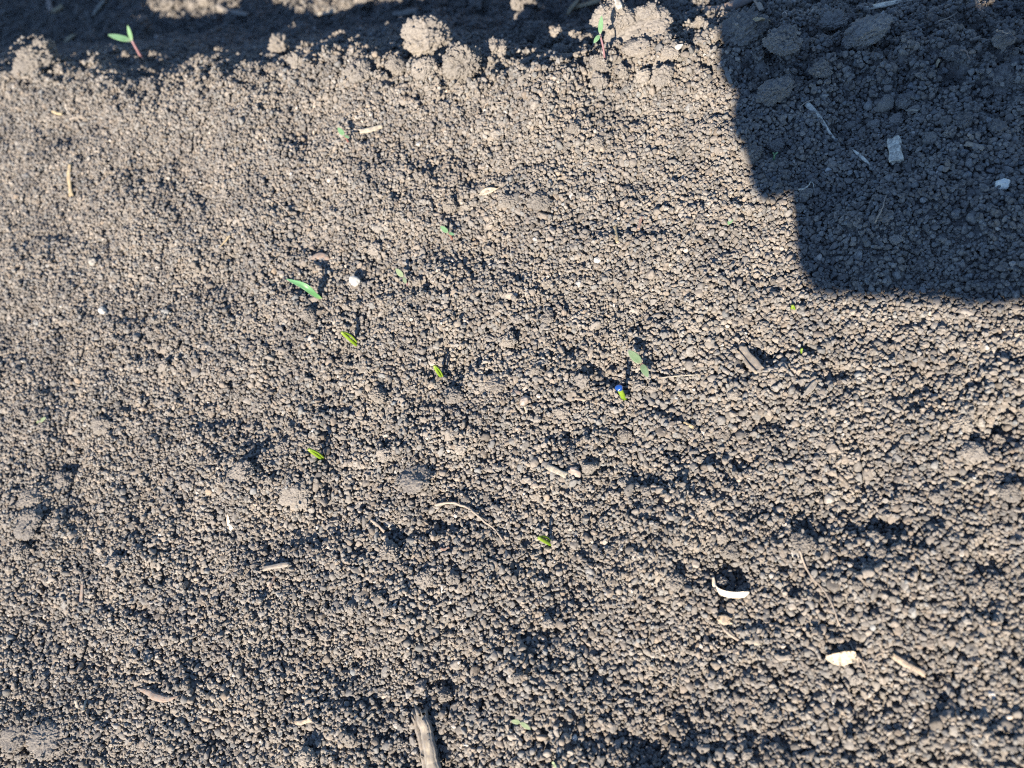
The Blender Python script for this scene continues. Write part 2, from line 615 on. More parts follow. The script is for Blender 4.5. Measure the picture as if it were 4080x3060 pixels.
SMALL = [clod_mesh('soil_clod_small', 100 + k, 3.0, .26) for k in range(10)]
LARGE = [clod_mesh('soil_clod_large', 200 + k, 5.5, .19) for k in range(7)]
BLOCK = [clod_mesh('soil_clod_block', 300 + k, 5.0, .11, block=True) for k in range(4)]

clods = [  # x, y, width, height in pixels, hand-written label or None, shape
 (166, 252, 215, 120, 'crumbly clump of soil at the left end of the sunlit crest', 'L'),
 (572, 111, 85, 66, 'sunlit pointed clod beside the pink-stemmed seedling in the dark furrow', 'S'),
 (455, 200, 45, 30, 'small sunlit crumb cluster below the leaves of the seedling in the furrow', 'S'), (504, 218, 26, 26, None, 'S'), (609, 224, 46, 32, None, 'S'), (692, 228, 40, 36, None, 'S'), (639, 243, 30, 24, None, 'S'),
 (1119, 191, 86, 62, 'knobbly sunlit clod beyond the crest, upper left of centre', 'S'), (1183, 132, 52, 44, 'small sunlit clod standing farthest out over the dark furrow, upper left', 'S'), (1285, 169, 20, 14, None, 'S'),
 (778, 28, 42, 30, None, 'S'), (676, 18, 72, 42, None, 'S'), (824, 4, 90, 44, None, 'L'), (1187, 246, 66, 52, None, 'S'), (1076, 532, 32, 26, None, 'S'),
 (1710, 178, 192, 135, 'tall knobbly clod rising from the crest against the dark furrow', 'L'), (1698, 283, 106, 62, 'rounded sunlit clod right below the tall knobbly crest clod', 'L'), (1434, 295, 116, 66, None, 'L'),
 (1846, 258, 165, 120, 'cracked slanting clump on the crest right of the tall knobbly clod', 'L'), (1969, 206, 108, 66, 'wedge of soil leaning out over the furrow from the crest', 'L'), (1587, 270, 92, 58, None, 'L'),
 (2092, 92, 132, 68, 'upper of two stacked sunlit clods in the dark furrow at top centre', 'L'), (2122, 148, 126, 76, 'lower of two stacked sunlit clods in the dark furrow at top centre', 'L'), (2221, 141, 55, 82, 'narrow upright clod right of the two stacked clods', 'S'),
 (2116, 18, 66, 62, 'rounded lit clod at the top edge above the stacked clods', 'S'), (2067, 25, 46, 50, None, 'S'), (1895, 12, 72, 40, None, 'S'), (1876, 44, 26, 28, None, 'S'), (2233, 206, 70, 34, None, 'S'), (2279, 135, 25, 20, None, 'S'),
 (1723, 12, 130, 50, None, 'L'), (1606, 6, 90, 40, None, 'L'), (2294, 221, 30, 20, None, 'S'), (1450, 8, 80, 34, None, 'L'),
 (2547, 138, 265, 100, 'broad smooth sunlit slab of crusted soil behind the tall two-leaved seedling', 'B'), (2540, 200, 125, 80, 'squarish cracked clod set against the front of the broad soil slab', 'B'),
 (2454, 74, 130, 52, None, 'L'), (2590, 55, 105, 44, None, 'L'), (2350, 160, 52, 56, None, 'S'), (2670, 209, 92, 52, None, 'L'), (2393, 262, 92, 52, None, 'L'), (2460, 190, 50, 50, None, 'S'),
 (2639, 307, 96, 56, None, 'L'), (2393, 328, 72, 48, None, 'S'), (2565, 307, 76, 50, None, 'S'), (2480, 290, 60, 42, None, 'S'),
 (1981, 535, 60, 48, None, 'S'), (2282, 510, 58, 72, 'upright sunlit clod by a dark pit in the upper middle of the bed', 'L'), (2381, 572, 70, 50, None, 'L'), (1661, 701, 36, 40, None, 'S'),
 (1790, 820, 76, 82, 'left clod of the pair below the dry leaf scrap', 'L'), (1858, 826, 58, 66, 'right clod of the pair below the dry leaf scrap', 'S'), (2024, 799, 80, 62, None, 'L'), (2153, 805, 106, 76, 'large rounded clod with a dark hollow behind it, right of the dry leaf scrap', 'L'),
 (1944, 996, 46, 58, None, 'S'), (1495, 996, 62, 52, None, 'S'), (2633, 559, 40, 34, None, 'S'),
 (2788, 92, 56, 96, 'tall narrow sunlit clod at the edge of the shadow near the top', 'S'), (2850, 148, 66, 62, 'clod half in sun and half in shadow at the top of the shadow edge', 'S'),
 (2947, 136, 205, 118, 'big dark rounded clod in the shadow, left of a pair at the top', 'L'), (3120, 182, 158, 128, 'big dark cracked clod in the shadow, right of a pair at the top', 'L'), (3316, 92, 132, 66, None, 'L'),
 (3458, 135, 190, 96, 'long low dark clod near the top, below the long pale straw', 'L'), (3273, 289, 92, 92, None, 'L'), (3089, 372, 150, 104, 'wide lumpy clod in the shadow below the big dark pair', 'L'),
 (3525, 424, 72, 80, 'angular left clod of a pair in the middle of the shadow', 'B'), (3611, 408, 88, 66, 'rounded right clod of a pair in the middle of the shadow', 'L'), (3384, 498, 50, 38, None, 'S'), (3482, 492, 52, 34, None, 'S'),
 (3433, 532, 30, 30, None, 'S'), (3568, 480, 66, 48, None, 'S'), (3095, 580, 76, 64, 'shaded clod overhanging the green sprout in its hole', 'L'), (2990, 615, 92, 80, 'large shaded clod left of the hole with the green sprout', 'L'),
 (3206, 766, 62, 56, 'shaded clod lying under the curly white root', 'S'), (3181, 827, 56, 46, 'shaded clod just below the clod with the curly white root', 'S'), (3605, 772, 38, 36, None, 'S'), (3925, 752, 46, 42, 'shaded clod left below the white pebble in the shadow', 'S'), (3839, 486, 76, 60, None, 'L'), (3980, 504, 66, 52, None, 'S'),
 (3784, 529, 56, 64, None, 'S'), (3710, 553, 66, 50, None, 'S'), (3980, 320, 165, 92, 'large dark clod at the right edge of the picture', 'L'), (3925, 369, 52, 40, None, 'S'), (3796, 221, 92, 42, None, 'L'), (3999, 160, 84, 62, None, 'L'),
 (3531, 762, 36, 44, None, 'S'), (3396, 855, 42, 44, None, 'S'), (3568, 953, 56, 36, None, 'S'), (3366, 664, 40, 30, None, 'S'), (2984, 833, 46, 38, None, 'S'), (2855, 827, 36, 40, None, 'S'),
 (516, 1186, 46, 38, None, 'S'), (1230, 1258, 72, 56, 'rough clod below the tip of the long grass blade', 'L'), (602, 1327, 46, 40, None, 'S'), (578, 1463, 52, 34, None, 'S'), (652, 1456, 60, 36, None, 'S'), (400, 1696, 96, 60, None, 'L'),
 (1125, 1788, 78, 60, 'clod left of the lime loop sprout in the left half', 'L'), (959, 1887, 112, 96, 'broad flat clod low on the left of the lowest-left lime sprout', 'L'), (1180, 1973, 132, 74, None, 'L'), (1156, 1715, 40, 32, None, 'S'), (836, 1684, 52, 34, None, 'S'),
 (246, 1924, 112, 66, None, 'L'), (123, 1991, 122, 72, None, 'L'), (424, 1592, 62, 40, None, 'S'), (406, 2022, 62, 44, None, 'S'), (1070, 1911, 36, 34, None, 'S'),
 (1667, 1124, 58, 46, 'small clod right of the pale two-leaved seedling', 'S'), (1421, 1214, 46, 40, None, 'S'), (1378, 1223, 48, 46, None, 'S'), (1870, 1211, 50, 44, None, 'S'), (2184, 1137, 72, 50, None, 'L'), (2061, 1272, 56, 34, None, 'S'),
 (2024, 1352, 82, 60, None, 'L'), (2178, 1266, 84, 54, None, 'L'), (1508, 1573, 76, 62, None, 'L'), (1803, 1573, 96, 64, None, 'L'), (1975, 1524, 112, 52, None, 'L'), (2141, 1475, 60, 64, None, 'L'), (2098, 1499, 30, 28, None, 'S'),
 (2316, 1518, 66, 40, None, 'S'), (2547, 1538, 58, 48, 'clod just right of the blue-coated sprout', 'S'), (2602, 1545, 58, 50, 'right-hand clod of the two right of the blue-coated sprout', 'S'), (1538, 1813, 78, 66, None, 'L'), (2485, 1733, 72, 48, None, 'L'),
 (1649, 1911, 160, 88, 'broad low clod in the lower middle, above the long curved root', 'L'), (2239, 1647, 72, 50, None, 'L'), (2350, 1862, 72, 64, 'angular pale clod right of the straw chip and the brown crumb', 'B'), (2319, 1940, 46, 44, None, 'S'),
 (2350, 2022, 42, 44, None, 'S'), (2670, 1899, 62, 44, None, 'S'), (2577, 1961, 40, 32, None, 'S'), (1919, 1862, 36, 30, None, 'S'), (1840, 1782, 62, 40, None, 'S'),
 (2769, 1309, 42, 42, None, 'S'), (3040, 1303, 48, 46, None, 'S'), (3089, 1340, 46, 30, None, 'S'), (3150, 1334, 40, 30, None, 'S'), (3755, 1315, 46, 32, None, 'S'), (2929, 1570, 62, 50, None, 'L'),
 (2892, 1739, 66, 50, None, 'L'), (3833, 1690, 84, 92, 'sunlit clod leaning over the dark pit near the right edge', 'L'), (3888, 1806, 112, 72, 'rounded clod below the dark pit near the right edge', 'L'), (3980, 1758, 62, 54, None, 'S'), (3778, 1948, 96, 58, None, 'L'),
 (3734, 1985, 56, 40, None, 'S'), (3581, 1610, 42, 34, None, 'S'), (3550, 1612, 36, 32, None, 'S'), (3304, 1512, 42, 30, None, 'S'), (3298, 1653, 42, 32, None, 'S'), (4023, 1967, 92, 60, None, 'L'), (3255, 1758, 52, 36, None, 'S'), (3814, 1475, 60, 44, None, 'S'),
 (2812, 1998, 58, 40, None, 'S'), (3224, 1942, 56, 40, None, 'S'),
 (111, 2077, 160, 72, None, 'L'), (227, 2083, 56, 42, None, 'S'), (80, 2194, 88, 60, None, 'L'), (461, 2243, 86, 60, None, 'L'), (1236, 2550, 42, 44, None, 'S'), (1303, 2532, 56, 44, None, 'S'), (1094, 2938, 56, 44, None, 'S'),
 (61, 2931, 140, 66, None, 'L'), (184, 2950, 150, 66, None, 'L'), (1224, 3018, 92, 60, None, 'L'),
 (1551, 2194, 88, 76, 'large clod beside the deep dark hole at lower centre left', 'L'), (1397, 2421, 56, 46, None, 'S'), (1803, 2304, 62, 54, None, 'S'), (1686, 2310, 82, 46, None, 'L'), (1551, 2433, 42, 36, None, 'S'), (1563, 2538, 48, 56, None, 'S'),
 (2184, 2483, 62, 46, None, 'S'), (1815, 2698, 42, 40, None, 'S'), (1772, 2765, 78, 74, 'sunlit clod just above the big split stick', 'L'), (1674, 2729, 62, 44, None, 'S'), (2061, 2698, 42, 36, None, 'S'), (2165, 2581, 48, 44, None, 'S'),
 (2688, 2317, 78, 66, None, 'L'), (1391, 2950, 56, 44, None, 'S'), (1594, 2962, 46, 40, None, 'S'), (1956, 2919, 40, 36, None, 'S'), (2104, 2930, 36, 34, None, 'S'), (2030, 2790, 36, 36, None, 'S'), (2436, 2194, 56, 46, None, 'S'),
 (3193, 2157, 98, 90, 'big hollowed clod right of the long thin root', 'L'), (2911, 2194, 82, 60, None, 'L'), (2880, 2144, 56, 40, None, 'S'), (3489, 2138, 60, 40, None, 'S'), (3507, 2203, 62, 46, None, 'S'), (3415, 2335, 46, 34, None, 'S'),
 (2882, 2318, 48, 46, 'round clod lying inside the curl of the white husk', 'S'), (3944, 2341, 78, 62, None, 'L'), (3870, 2347, 50, 40, None, 'S'), (3132, 2618, 58, 32, None, 'S'), (3827, 2679, 60, 44, None, 'S'), (3218, 2704, 46, 36, None, 'S'),
 (3409, 2704, 52, 44, None, 'S'), (3482, 2944, 52, 40, None, 'S'), (3427, 2790, 46, 42, None, 'S'), (3077, 2845, 78, 52, None, 'L'), (3064, 2999, 62, 44, None, 'S'), (2978, 3005, 46, 36, None, 'S'), (3753, 2821, 50, 42, None, 'S'),
 (3980, 2433, 50, 40, None, 'S'), (3839, 2421, 42, 32, None, 'S'), (2997, 2526, 46, 40, None, 'S'),
]
# ------------------------------------------------------------------ crumbs: dropped one by one on the height map
NFINE, NLUMP = 18, 10
NVAR = NFINE + NLUMP
coarse = field((NY, NX), CELL, .10, 21)
stamps = {}
for q in range(1, 90):
    r_ = q * .00005
    n_ = int(math.ceil(r_ / CELL))
    g = np.arange(-n_, n_ + 1) * CELL
    d2 = g[:, None] ** 2 + g[None, :] ** 2
    st_ = np.where(d2 < r_ * r_, np.sqrt(np.maximum(r_ * r_ - d2, 0)), -1.0)
    stamps[q] = (n_, st_, st_ > 0)
PTS, RAD = [], []


def drop(n, med, sig, tail_share, top, seed, sink):
    """let n crumbs fall, each rolling to the lowest of three spots and resting on what lies there"""
    r = np.random.default_rng(seed)
    cx, cy = r.uniform(X0 + .01, X1 - .01, n), r.uniform(Y0 + .01, Y1 - .01, n)
    ppx, ppy = project(np.stack([cx, cy, hmap(base, cx, cy)], 1))
    keep = (ppx > -260) & (ppx < PW + 260) & (ppy > -260) & (ppy < PH + 260)
    cx, cy = cx[keep], cy[keep]
    rad = med * np.exp(r.standard_normal(len(cx)) * sig) * np.exp(.15 * np.clip(hmap(coarse, cx, cy), -2, 2))
    tail = r.random(len(cx)) < tail_share
    rad[tail] *= r.uniform(1.6, 3.0, tail.sum())
    rad = np.clip(rad, .0003, .0030)
    order = np.argsort(-(rad + r.random(len(rad)) * .0012))
    cx, cy, rad = cx[order], cy[order], rad[order]
    jit = r.standard_normal((len(cx), 3, 2)) * .0008
    I = ((cx[:, None] + jit[:, :, 0] - X0) / CELL).astype(int)
    J = ((cy[:, None] + jit[:, :, 1] - Y0) / CELL).astype(int)
    I, J = np.clip(I, 10, NX - 11), np.clip(J, 10, NY - 11)
    Q = np.clip((rad / .00005).astype(int), 1, 89)
    sub_ = r.random((len(cx), 2))
    dusty = r.random(len(cx)) < .22
    for k in range(len(cx)):
        i, j = I[k], J[k]
        a, b, c = H[j[0], i[0]], H[j[1], i[1]], H[j[2], i[2]]
        m_ = 0 if a <= b and a <= c else (1 if b <= c else 2)
        bx, by = i[m_], j[m_]
        on = clod_mask[by, bx]
        if on and (not dusty[k] or rad[k] > .0008):
            continue
        r_ = rad[k]
        n_, st, ins = stamps[Q[k]]
        sub = H[by - n_:by + n_ + 1, bx - n_:bx + n_ + 1]
        z = (sub + st)[ins].max() - sink * r_
        if z + r_ - base[by, bx] > top and not on:    # would stand too tall: it rolls away
            continue
        np.maximum(sub, np.where(ins, z + st, -9), out=sub)
        PTS.append((X0 + (bx + sub_[k, 0]) * CELL, Y0 + (by + sub_[k, 1]) * CELL, z))
        RAD.append(r_)


clod_mask = np.zeros((NY, NX), bool)
drop(900000, .00062, .44, .032, .0027, 31, .62)

clod_things = []
# ------------------------------------------------------------------ the clods settle on the crumbs
for ci, (px, py, w, h_, lab, shp) in enumerate(clods):
    r = np.random.default_rng(900 + ci)
    p0 = hit(px, py, H)
    a = mm(w, p0) * .54
    c = a * min(1.0, max(.5, h_ / w * 1.05))
    if py < 330 and px < 2750:                       # those on the crest stand up into the sun
        c *= 1.35 if shp != 'B' else .75
    if w > 95 and py > 1600:                         # broad low clumps pressed into the bed
        c *= .62
    p = hit(px, py, H, c * .30)
    b = a * r.uniform(.75, .95)
    # local lie of the soil under it
    z0 = p[2] - c * .05 + (.22 * c if py < 430 else 0)
    lib = SMALL if shp == 'S' else (LARGE if shp == 'L' else BLOCK)
    me = lib[r.integers(len(lib))]
    o = bpy.data.objects.new('soil_clod', me)
    o.location = (p[0], p[1], z0)
    o.rotation_euler = (r.uniform(-.35, .35), r.uniform(-.35, .35), r.uniform(-.5, .5) + (math.pi if r.random() < .5 else 0))
    o.scale = (a, b, c)
    COL.objects.link(o)
    clod_things.append((o, px, py, w, lab))
    # raise the height map under it
    rx = max(a, b) * .95
    i0, i1 = int((p[0] - rx - X0) / CELL), int((p[0] + rx - X0) / CELL) + 1
    j0, j1 = int((p[1] - rx - Y0) / CELL), int((p[1] + rx - Y0) / CELL) + 1
    i0, j0, i1, j1 = max(i0, 0), max(j0, 0), min(i1, NX), min(j1, NY)
    if i1 <= i0 or j1 <= j0:
        continue
    d2 = ((GX[None, i0:i1] - p[0]) / (a * .95)) ** 2 + ((GY[j0:j1, None] - p[1]) / (b * .95)) ** 2
    dome = np.where(d2 < 1, z0 + c * .93 * np.sqrt(np.maximum(1 - d2, 0)), -9)
    sub = H[j0:j1, i0:i1]
    clod_mask[j0:j1, i0:i1] |= (d2 < .8) & (dome > sub)
    H[j0:j1, i0:i1] = np.maximum(sub, dome)

drop(300000, .00044, .34, .006, .0034, 32, .55)
PTS, rad = np.array(PTS), np.array(RAD)
NP = len(PTS)

vs, fs, vid = [], [], []
for k in range(NVAR):
    r = np.random.default_rng(500 + k)
    lumpy = k >= NFINE
    v, f = ICO4 if lumpy else ICO3
    off = r.uniform(-40, 40, 3)
    rr = facet(v, r, r.integers(8, 13), .52, .95, 40.0)
    rr = rr * (1 + .10 * fbm(v * 1.8 + off, 40 + k, 2)) + .05 * vnoise(v * 5.0 + off, 60 + k)
    if lumpy:
        d1, d2 = worley(v * rr[:, None] * 2.3 + off, 80 + k)
        rr = rr + .26 * (np.clip(1 - d1 / .75, 0, 1) ** .7 - .5) + .07 * vnoise(v * 8.0 + off, 70 + k)
    v = v * rr[:, None] * r.uniform(.72, 1.25, 3)
    v /= np.sqrt((v ** 2).sum(1)).mean()
    fs.append(f + sum(len(a_) for a_ in vs))
    vs.append(v * 1.02)
    vid.append(np.full(len(v), k + 1))
vs.append(PTS)
vid.append(np.zeros(NP, int))
fs = np.concatenate(fs)
allv = np.concatenate(vs)
vid = np.concatenate(vid).astype(np.int32)
me = bpy.data.meshes.new('soil_crumbs')
me.vertices.add(len(allv))
me.vertices.foreach_set('co', allv.ravel())
me.loops.add(fs.size)
me.loops.foreach_set('vertex_index', fs.ravel().astype(np.int32))
me.polygons.add(len(fs))
me.polygons.foreach_set('loop_start', (np.arange(len(fs)) * 3).astype(np.int32))
me.update(calc_edges=True)
me.shade_smooth()
me.materials.append(MAT['crumb'])
npad = len(allv) - NP


def attr(name, typ, data, prop):
    a_ = me.attributes.new(name, typ, 'POINT')
    a_.data.foreach_set(prop, np.ascontiguousarray(data).ravel())


attr('vid', 'INT', vid, 'value')
attr('pick', 'INT', np.concatenate([np.zeros(npad), np.where(rad > .0011, rng.integers(NFINE, NVAR, NP), rng.integers(0, NFINE, NP))]).astype(np.int32), 'value')
attr('rot', 'FLOAT_VECTOR', np.concatenate([np.zeros((npad, 3)), rng.uniform(0, 6.283, (NP, 3))]).astype(np.float32), 'vector')
scl = rad[:, None] * rng.uniform(.9, 1.12, (NP, 3))
attr('scl', 'FLOAT_VECTOR', np.concatenate([np.ones((npad, 3)), scl]).astype(np.float32), 'vector')
tone = np.clip(1 + rng.standard_normal(NP) * .13, .65, 1.5)
pale = rng.random(NP) < .012
tone[pale] *= rng.uniform(1.3, 2.0, pale.sum())
warm = rng.standard_normal(NP) * .035
tc = np.stack([tone * (1 + warm), tone, tone * (1 - warm)], 1)
attr('tone', 'FLOAT_VECTOR', np.concatenate([np.ones((npad, 3)), tc]).astype(np.float32), 'vector')
crumbs = bpy.data.objects.new('soil_crumbs', me)
COL.objects.link(crumbs)
tag(crumbs, 'loose dark soil crumbs covering the whole seedbed', kind='stuff')

ng = bpy.data.node_groups.new('crumb_scatter', 'GeometryNodeTree')
ng.interface.new_socket('Geometry', in_out='INPUT', socket_type='NodeSocketGeometry')
ng.interface.new_socket('Geometry', in_out='OUTPUT', socket_type='NodeSocketGeometry')
gi, go = ng.nodes.new('NodeGroupInput'), ng.nodes.new('NodeGroupOutput')


def named(name, dt):
    n = ng.nodes.new('GeometryNodeInputNamedAttribute')
    n.data_type = dt
    n.inputs['Name'].default_value = name
    return [s for s in n.outputs if s.enabled and s.name == 'Attribute'][0]


vid_s = named('vid', 'INT')


def split(src, op, val):
    cmp_ = ng.nodes.new('FunctionNodeCompare')
    cmp_.data_type = 'INT'
    cmp_.operation = op
    ins = [s for s in cmp_.inputs if s.enabled]
    ng.links.new(vid_s, ins[0])
    ins[1].default_value = val
    sp = ng.nodes.new('GeometryNodeSeparateGeometry')
    sp.domain = 'POINT'
    ng.links.new(src, sp.inputs['Geometry'])
    ng.links.new(cmp_.outputs[0], sp.inputs['Selection'])
    return sp.outputs['Selection'], sp.outputs['Inverted']


shapes, points = split(gi.outputs[0], 'GREATER_THAN', 0)
g2i = ng.nodes.new('GeometryNodeGeometryToInstance')
for k in range(NVAR):
    s_, _ = split(shapes, 'EQUAL', k + 1)
    ng.links.new(s_, g2i.inputs[0])
iop = ng.nodes.new('GeometryNodeInstanceOnPoints')
ng.links.new(points, iop.inputs['Points'])
ng.links.new(g2i.outputs[0], iop.inputs['Instance'])
iop.inputs['Pick Instance'].default_value = True
ng.links.new(named('pick', 'INT'), iop.inputs['Instance Index'])
e2r = ng.nodes.new('FunctionNodeEulerToRotation')
ng.links.new(named('rot', 'FLOAT_VECTOR'), e2r.inputs[0])
ng.links.new(e2r.outputs[0], iop.inputs['Rotation'])
ng.links.new(named('scl', 'FLOAT_VECTOR'), iop.inputs['Scale'])
ng.links.new(iop.outputs[0], go.inputs[0])
crumbs.modifiers.new('scatter', 'NODES').node_group = ng


# ------------------------------------------------------------------ lofted shapes: straws, roots, leaves, husks
UP = np.array([0, 0, 1.0])


def resample(P, n):
    P = np.asarray(P, float)
    if len(P) > 2:                              # a smooth curve through the points
        Q = [P[0]]
        pad = np.vstack([2 * P[0] - P[1], P, 2 * P[-1] - P[-2]])
        for i in range(1, len(pad) - 2):
            for t in np.linspace(0, 1, 9)[1:]:
                a, b, c, d = pad[i - 1], pad[i], pad[i + 1], pad[i + 2]
                Q.append(.5 * (2 * b + (c - a) * t + (2 * a - 5 * b + 4 * c - d) * t * t + (3 * b - a - 3 * c + d) * t ** 3))
        P = np.array(Q)
    L = np.concatenate([[0], np.cumsum(np.linalg.norm(np.diff(P, axis=0), axis=1))])
    u = np.linspace(0, L[-1], n)
    return np.stack([np.interp(u, L, P[:, k]) for k in range(3)], 1)


def loft(name, path, width, thick, mat, parent=None, n=20, m=12, up=UP, fold=0.0, cup=0.0, ragged=0.0, groove=0.0, wob=0.0, seed=0, roll=0.0):
    """closed shape along a path; width and thick are numbers or functions of 0..1; fold bends the section into a V, cup into a trough"""
    r = np.random.default_rng(seed)
    C = resample(path, n)
    if wob:
        C = C + np.stack([np.convolve(r.standard_normal(n + 4), np.ones(5) / 5, 'valid') for _ in range(3)], 1) * wob
    T = np.gradient(C, axis=0)
    T /= np.linalg.norm(T, axis=1)[:, None]
    u = np.linspace(0, 1, n)
    wf = width if callable(width) else (lambda t: np.full_like(t, width))
    tf = thick if callable(thick) else (lambda t: np.full_like(t, thick))
    W_, T_ = np.maximum(wf(u), 2e-5), np.maximum(tf(u), 2e-5)
    V, UV = [], []
    ang = np.linspace(0, 2 * math.pi, m, endpoint=False)
    gr = 1 + groove * r.standard_normal(m)
    endj = r.standard_normal(m) * ragged
    endk = r.standard_normal(m) * ragged
    for i in range(n):
        s = np.cross(T[i], up)
        s /= max(np.linalg.norm(s), 1e-6)
        nn = np.cross(s, T[i])
        if roll:
            s, nn = s * math.cos(roll) + nn * math.sin(roll), nn * math.cos(roll) - s * math.sin(roll)
        ca, sa = np.cos(ang), np.sin(ang)
        ex = np.sign(ca) * np.abs(ca) ** .8 * W_[i] / 2
        ez = np.sign(sa) * np.abs(sa) ** .8 * T_[i] / 2 * gr
        ez = ez + fold * np.abs(ex) + cup * (ex ** 2) / max(W_[i], 1e-5)
        p = C[i] + ex[:, None] * s + ez[:, None] * nn
        if ragged and i == 0:
            p = p + endj[:, None] * T[i]
        if ragged and i == n - 1:
            p = p + endk[:, None] * T[i]
        V.append(p)
        UV.append(np.stack([np.full(m, u[i]), ang / (2 * math.pi)], 1))
    V = np.concatenate(V + [C[:1], C[-1:]])
    UV = np.concatenate(UV + [[[0, .5]], [[1, .5]]])
    F = []
    for i in range(n - 1):
        for j in range(m):
            k = (j + 1) % m
            F.append((i * m + j, i * m + k, (i + 1) * m + k, (i + 1) * m + j))
    a, b = n * m, n * m + 1
    for j in range(m):
        k = (j + 1) % m
        F.append((a, k, j))
        F.append((b, (n - 1) * m + j, (n - 1) * m + k))
    return obj(name, V, F, mat, parent, UV, origin=C[0] if parent is None else None) if parent is None else obj(name, V, F, mat, parent, UV, origin=np.array(parent.location))


def lay(pxs, lift=0.0, stiff=True, q=.7):
    """put a chain of pixels on top of the soil"""
    P = np.array([hit(x, y, H) for x, y in pxs])
    if stiff:
        D = resample(P, 15)
        L = np.concatenate([[0], np.cumsum(np.linalg.norm(np.diff(D[:, :2], axis=0), axis=1))])
        hs = hmap(H, D[:, 0], D[:, 1])
        co = np.polyfit(L, hs, 1)
        zl = np.polyval(co, L)
        up_ = np.quantile(hs - zl, q)
        Lp = np.concatenate([[0], np.cumsum(np.linalg.norm(np.diff(P[:, :2], axis=0), axis=1))])
        z = np.polyval(co, Lp) + up_
    else:
        z = np.array([hmap(H, p[0], p[1]) for p in P])
    # slide along the sight lines so that the picture position is kept
    Q = []
    for (x, y), zz in zip(pxs, z + lift):
        d = ray(x, y)
        Q.append(CPOS + d * ((zz - CAM_H) / d[2]))
    return np.array(Q)


marks = []          # (pixel, phrase) to name clods by


def litter(name, pxs, wpx, mat, label, cat, thick=.55, taper='none', stiff=True, q=.88, group=None, mark=None, **kw):
    P = lay(pxs, 0, stiff, q)
    w = mm(wpx, P.mean(0))
    t = w * thick
    P = P + UP * t * .12
    if taper == 'both':
        wf = lambda u: w * np.clip(np.sin(np.pi * np.clip(u, .02, .98)) ** .6, .15, 1)
    elif taper == 'end':
        wf = lambda u: w * (1 - .75 * u)
    elif taper == 'leaf':
        wf = lambda u: w * np.clip(np.sin(np.pi * np.clip(u, .02, .98) ** .8), .1, 1)
    else:
        wf = lambda u: w * (1 + .10 * np.sin(u * 9 + wpx))
    o = loft(name, P, wf, lambda u: wf(u) * thick, MAT[mat], ragged=kw.pop('ragged', w * .22), groove=kw.pop('groove', .16), seed=int(sum(pxs[0])), **kw)
    tag(o, label, cat, group)
    marks.append((pxs[len(pxs) // 2], mark or label))
    return o


def thread(name, pxs, wpx, mat, label, cat='root', mark=None, lift=.0006):
    P = lay(pxs, lift, stiff=False)
    Q = resample(P, 8 * len(pxs))
    z = np.convolve(np.pad(Q[:, 2], 4, mode='edge'), np.ones(9) / 9, 'valid')
    Q[:, 2] = np.maximum(z, Q[:, 2] - .0004) + .0002
    w = mm(wpx * .8, P.mean(0))
    o = loft(name, Q, lambda u: w * (1.1 - .5 * u), lambda u: w * (1.1 - .5 * u), MAT[mat], n=len(Q), m=7, wob=w * .25, seed=int(pxs[0][0]))
    tag(o, label, cat)
    marks.append((pxs[len(pxs) // 2], mark or label))
    return o


def pebble(name, px, py, wpx, hpx, mat, label, cat='pebble', seed=1, mark=None, lump=.16):
    r = np.random.default_rng(seed)
    v, f = ICO4
    rr = facet(v, r, 12, .72, .98, 9.0) * (1 + lump * fbm(v * 1.7 + seed, seed, 3))
    v = v * rr[:, None]
    v /= np.abs(v).max(0)
    p0 = hit(px, py, H)
    a = mm(wpx, p0) * .5
    c = a * min(1, hpx / wpx)
    p = hit(px, py, H, c * .25)
    ang = r.uniform(-.4, .4)
    v = v * (a, a * .8, c)
    v = np.stack([v[:, 0] * math.cos(ang) - v[:, 1] * math.sin(ang), v[:, 0] * math.sin(ang) + v[:, 1] * math.cos(ang), v[:, 2]], 1)
    o = obj(name, v + p, f, MAT[mat], origin=p)
    tag(o, label, cat)
    marks.append(((px, py), mark or label))
    return o


# straws, chips and twigs in the sun
litter('straw', [(279, 655), (276, 712), (285, 780)], 17, 'straw', 'straight yellow straw lying upright in the picture on the left of the bed', 'straw', mark='the yellow straw on the left')
litter('straw_chip', [(212, 443), (230, 452), (249, 453)], 13, 'straw', 'short tan straw chip near the top left of the sunlit bed', 'straw', mark='the short tan chip at top left')
litter('straw', [(916, 938), (897, 962), (872, 988)], 12, 'straw', 'tan fleck of straw leaning beside a small dark pit', 'straw', taper='end', mark='the leaning tan straw')
litter('wood_chip', [(1436, 525), (1480, 518), (1526, 503)], 22, 'pale_straw', 'pale broken wood chip lying level below the crest', 'wood chip', thick=.7, mark='the pale wood chip below the crest')
litter('bark_piece', [(1236, 1032), (1275, 1020), (1316, 1034)], 32, 'bark', 'flat brown bark scrap above the grass blade', 'bark', thick=.35, taper='both', mark='the brown bark scrap')
litter('dry_leaf_scrap', [(1910, 776), (1945, 764), (1984, 752)], 32, 'leaf_dry', 'cream dry leaf scrap with a notched edge above a pair of clods', 'leaf scrap', thick=.3, taper='leaf', cup=.8, mark='the dry leaf scrap')
litter('straw', [(2449, 902), (2455, 935), (2461, 967)], 14, 'straw', 'upright tan straw in the upper middle with a cream tip', 'straw', mark='the upright tan straw')
litter('twig', [(2556, 862), (2550, 888), (2543, 912)], 12, 'red_twig', 'short reddish twig right of the upright tan straw', 'twig', mark='the short reddish twig')
litter('wood_piece', [(2952, 1392), (2990, 1440), (3026, 1478)], 46, 'dusty_wood', 'chunky dusty piece of grooved wood slanting in the right half', 'wood', thick=.75, n=26, m=16, groove=.3, mark='the chunky wood piece')
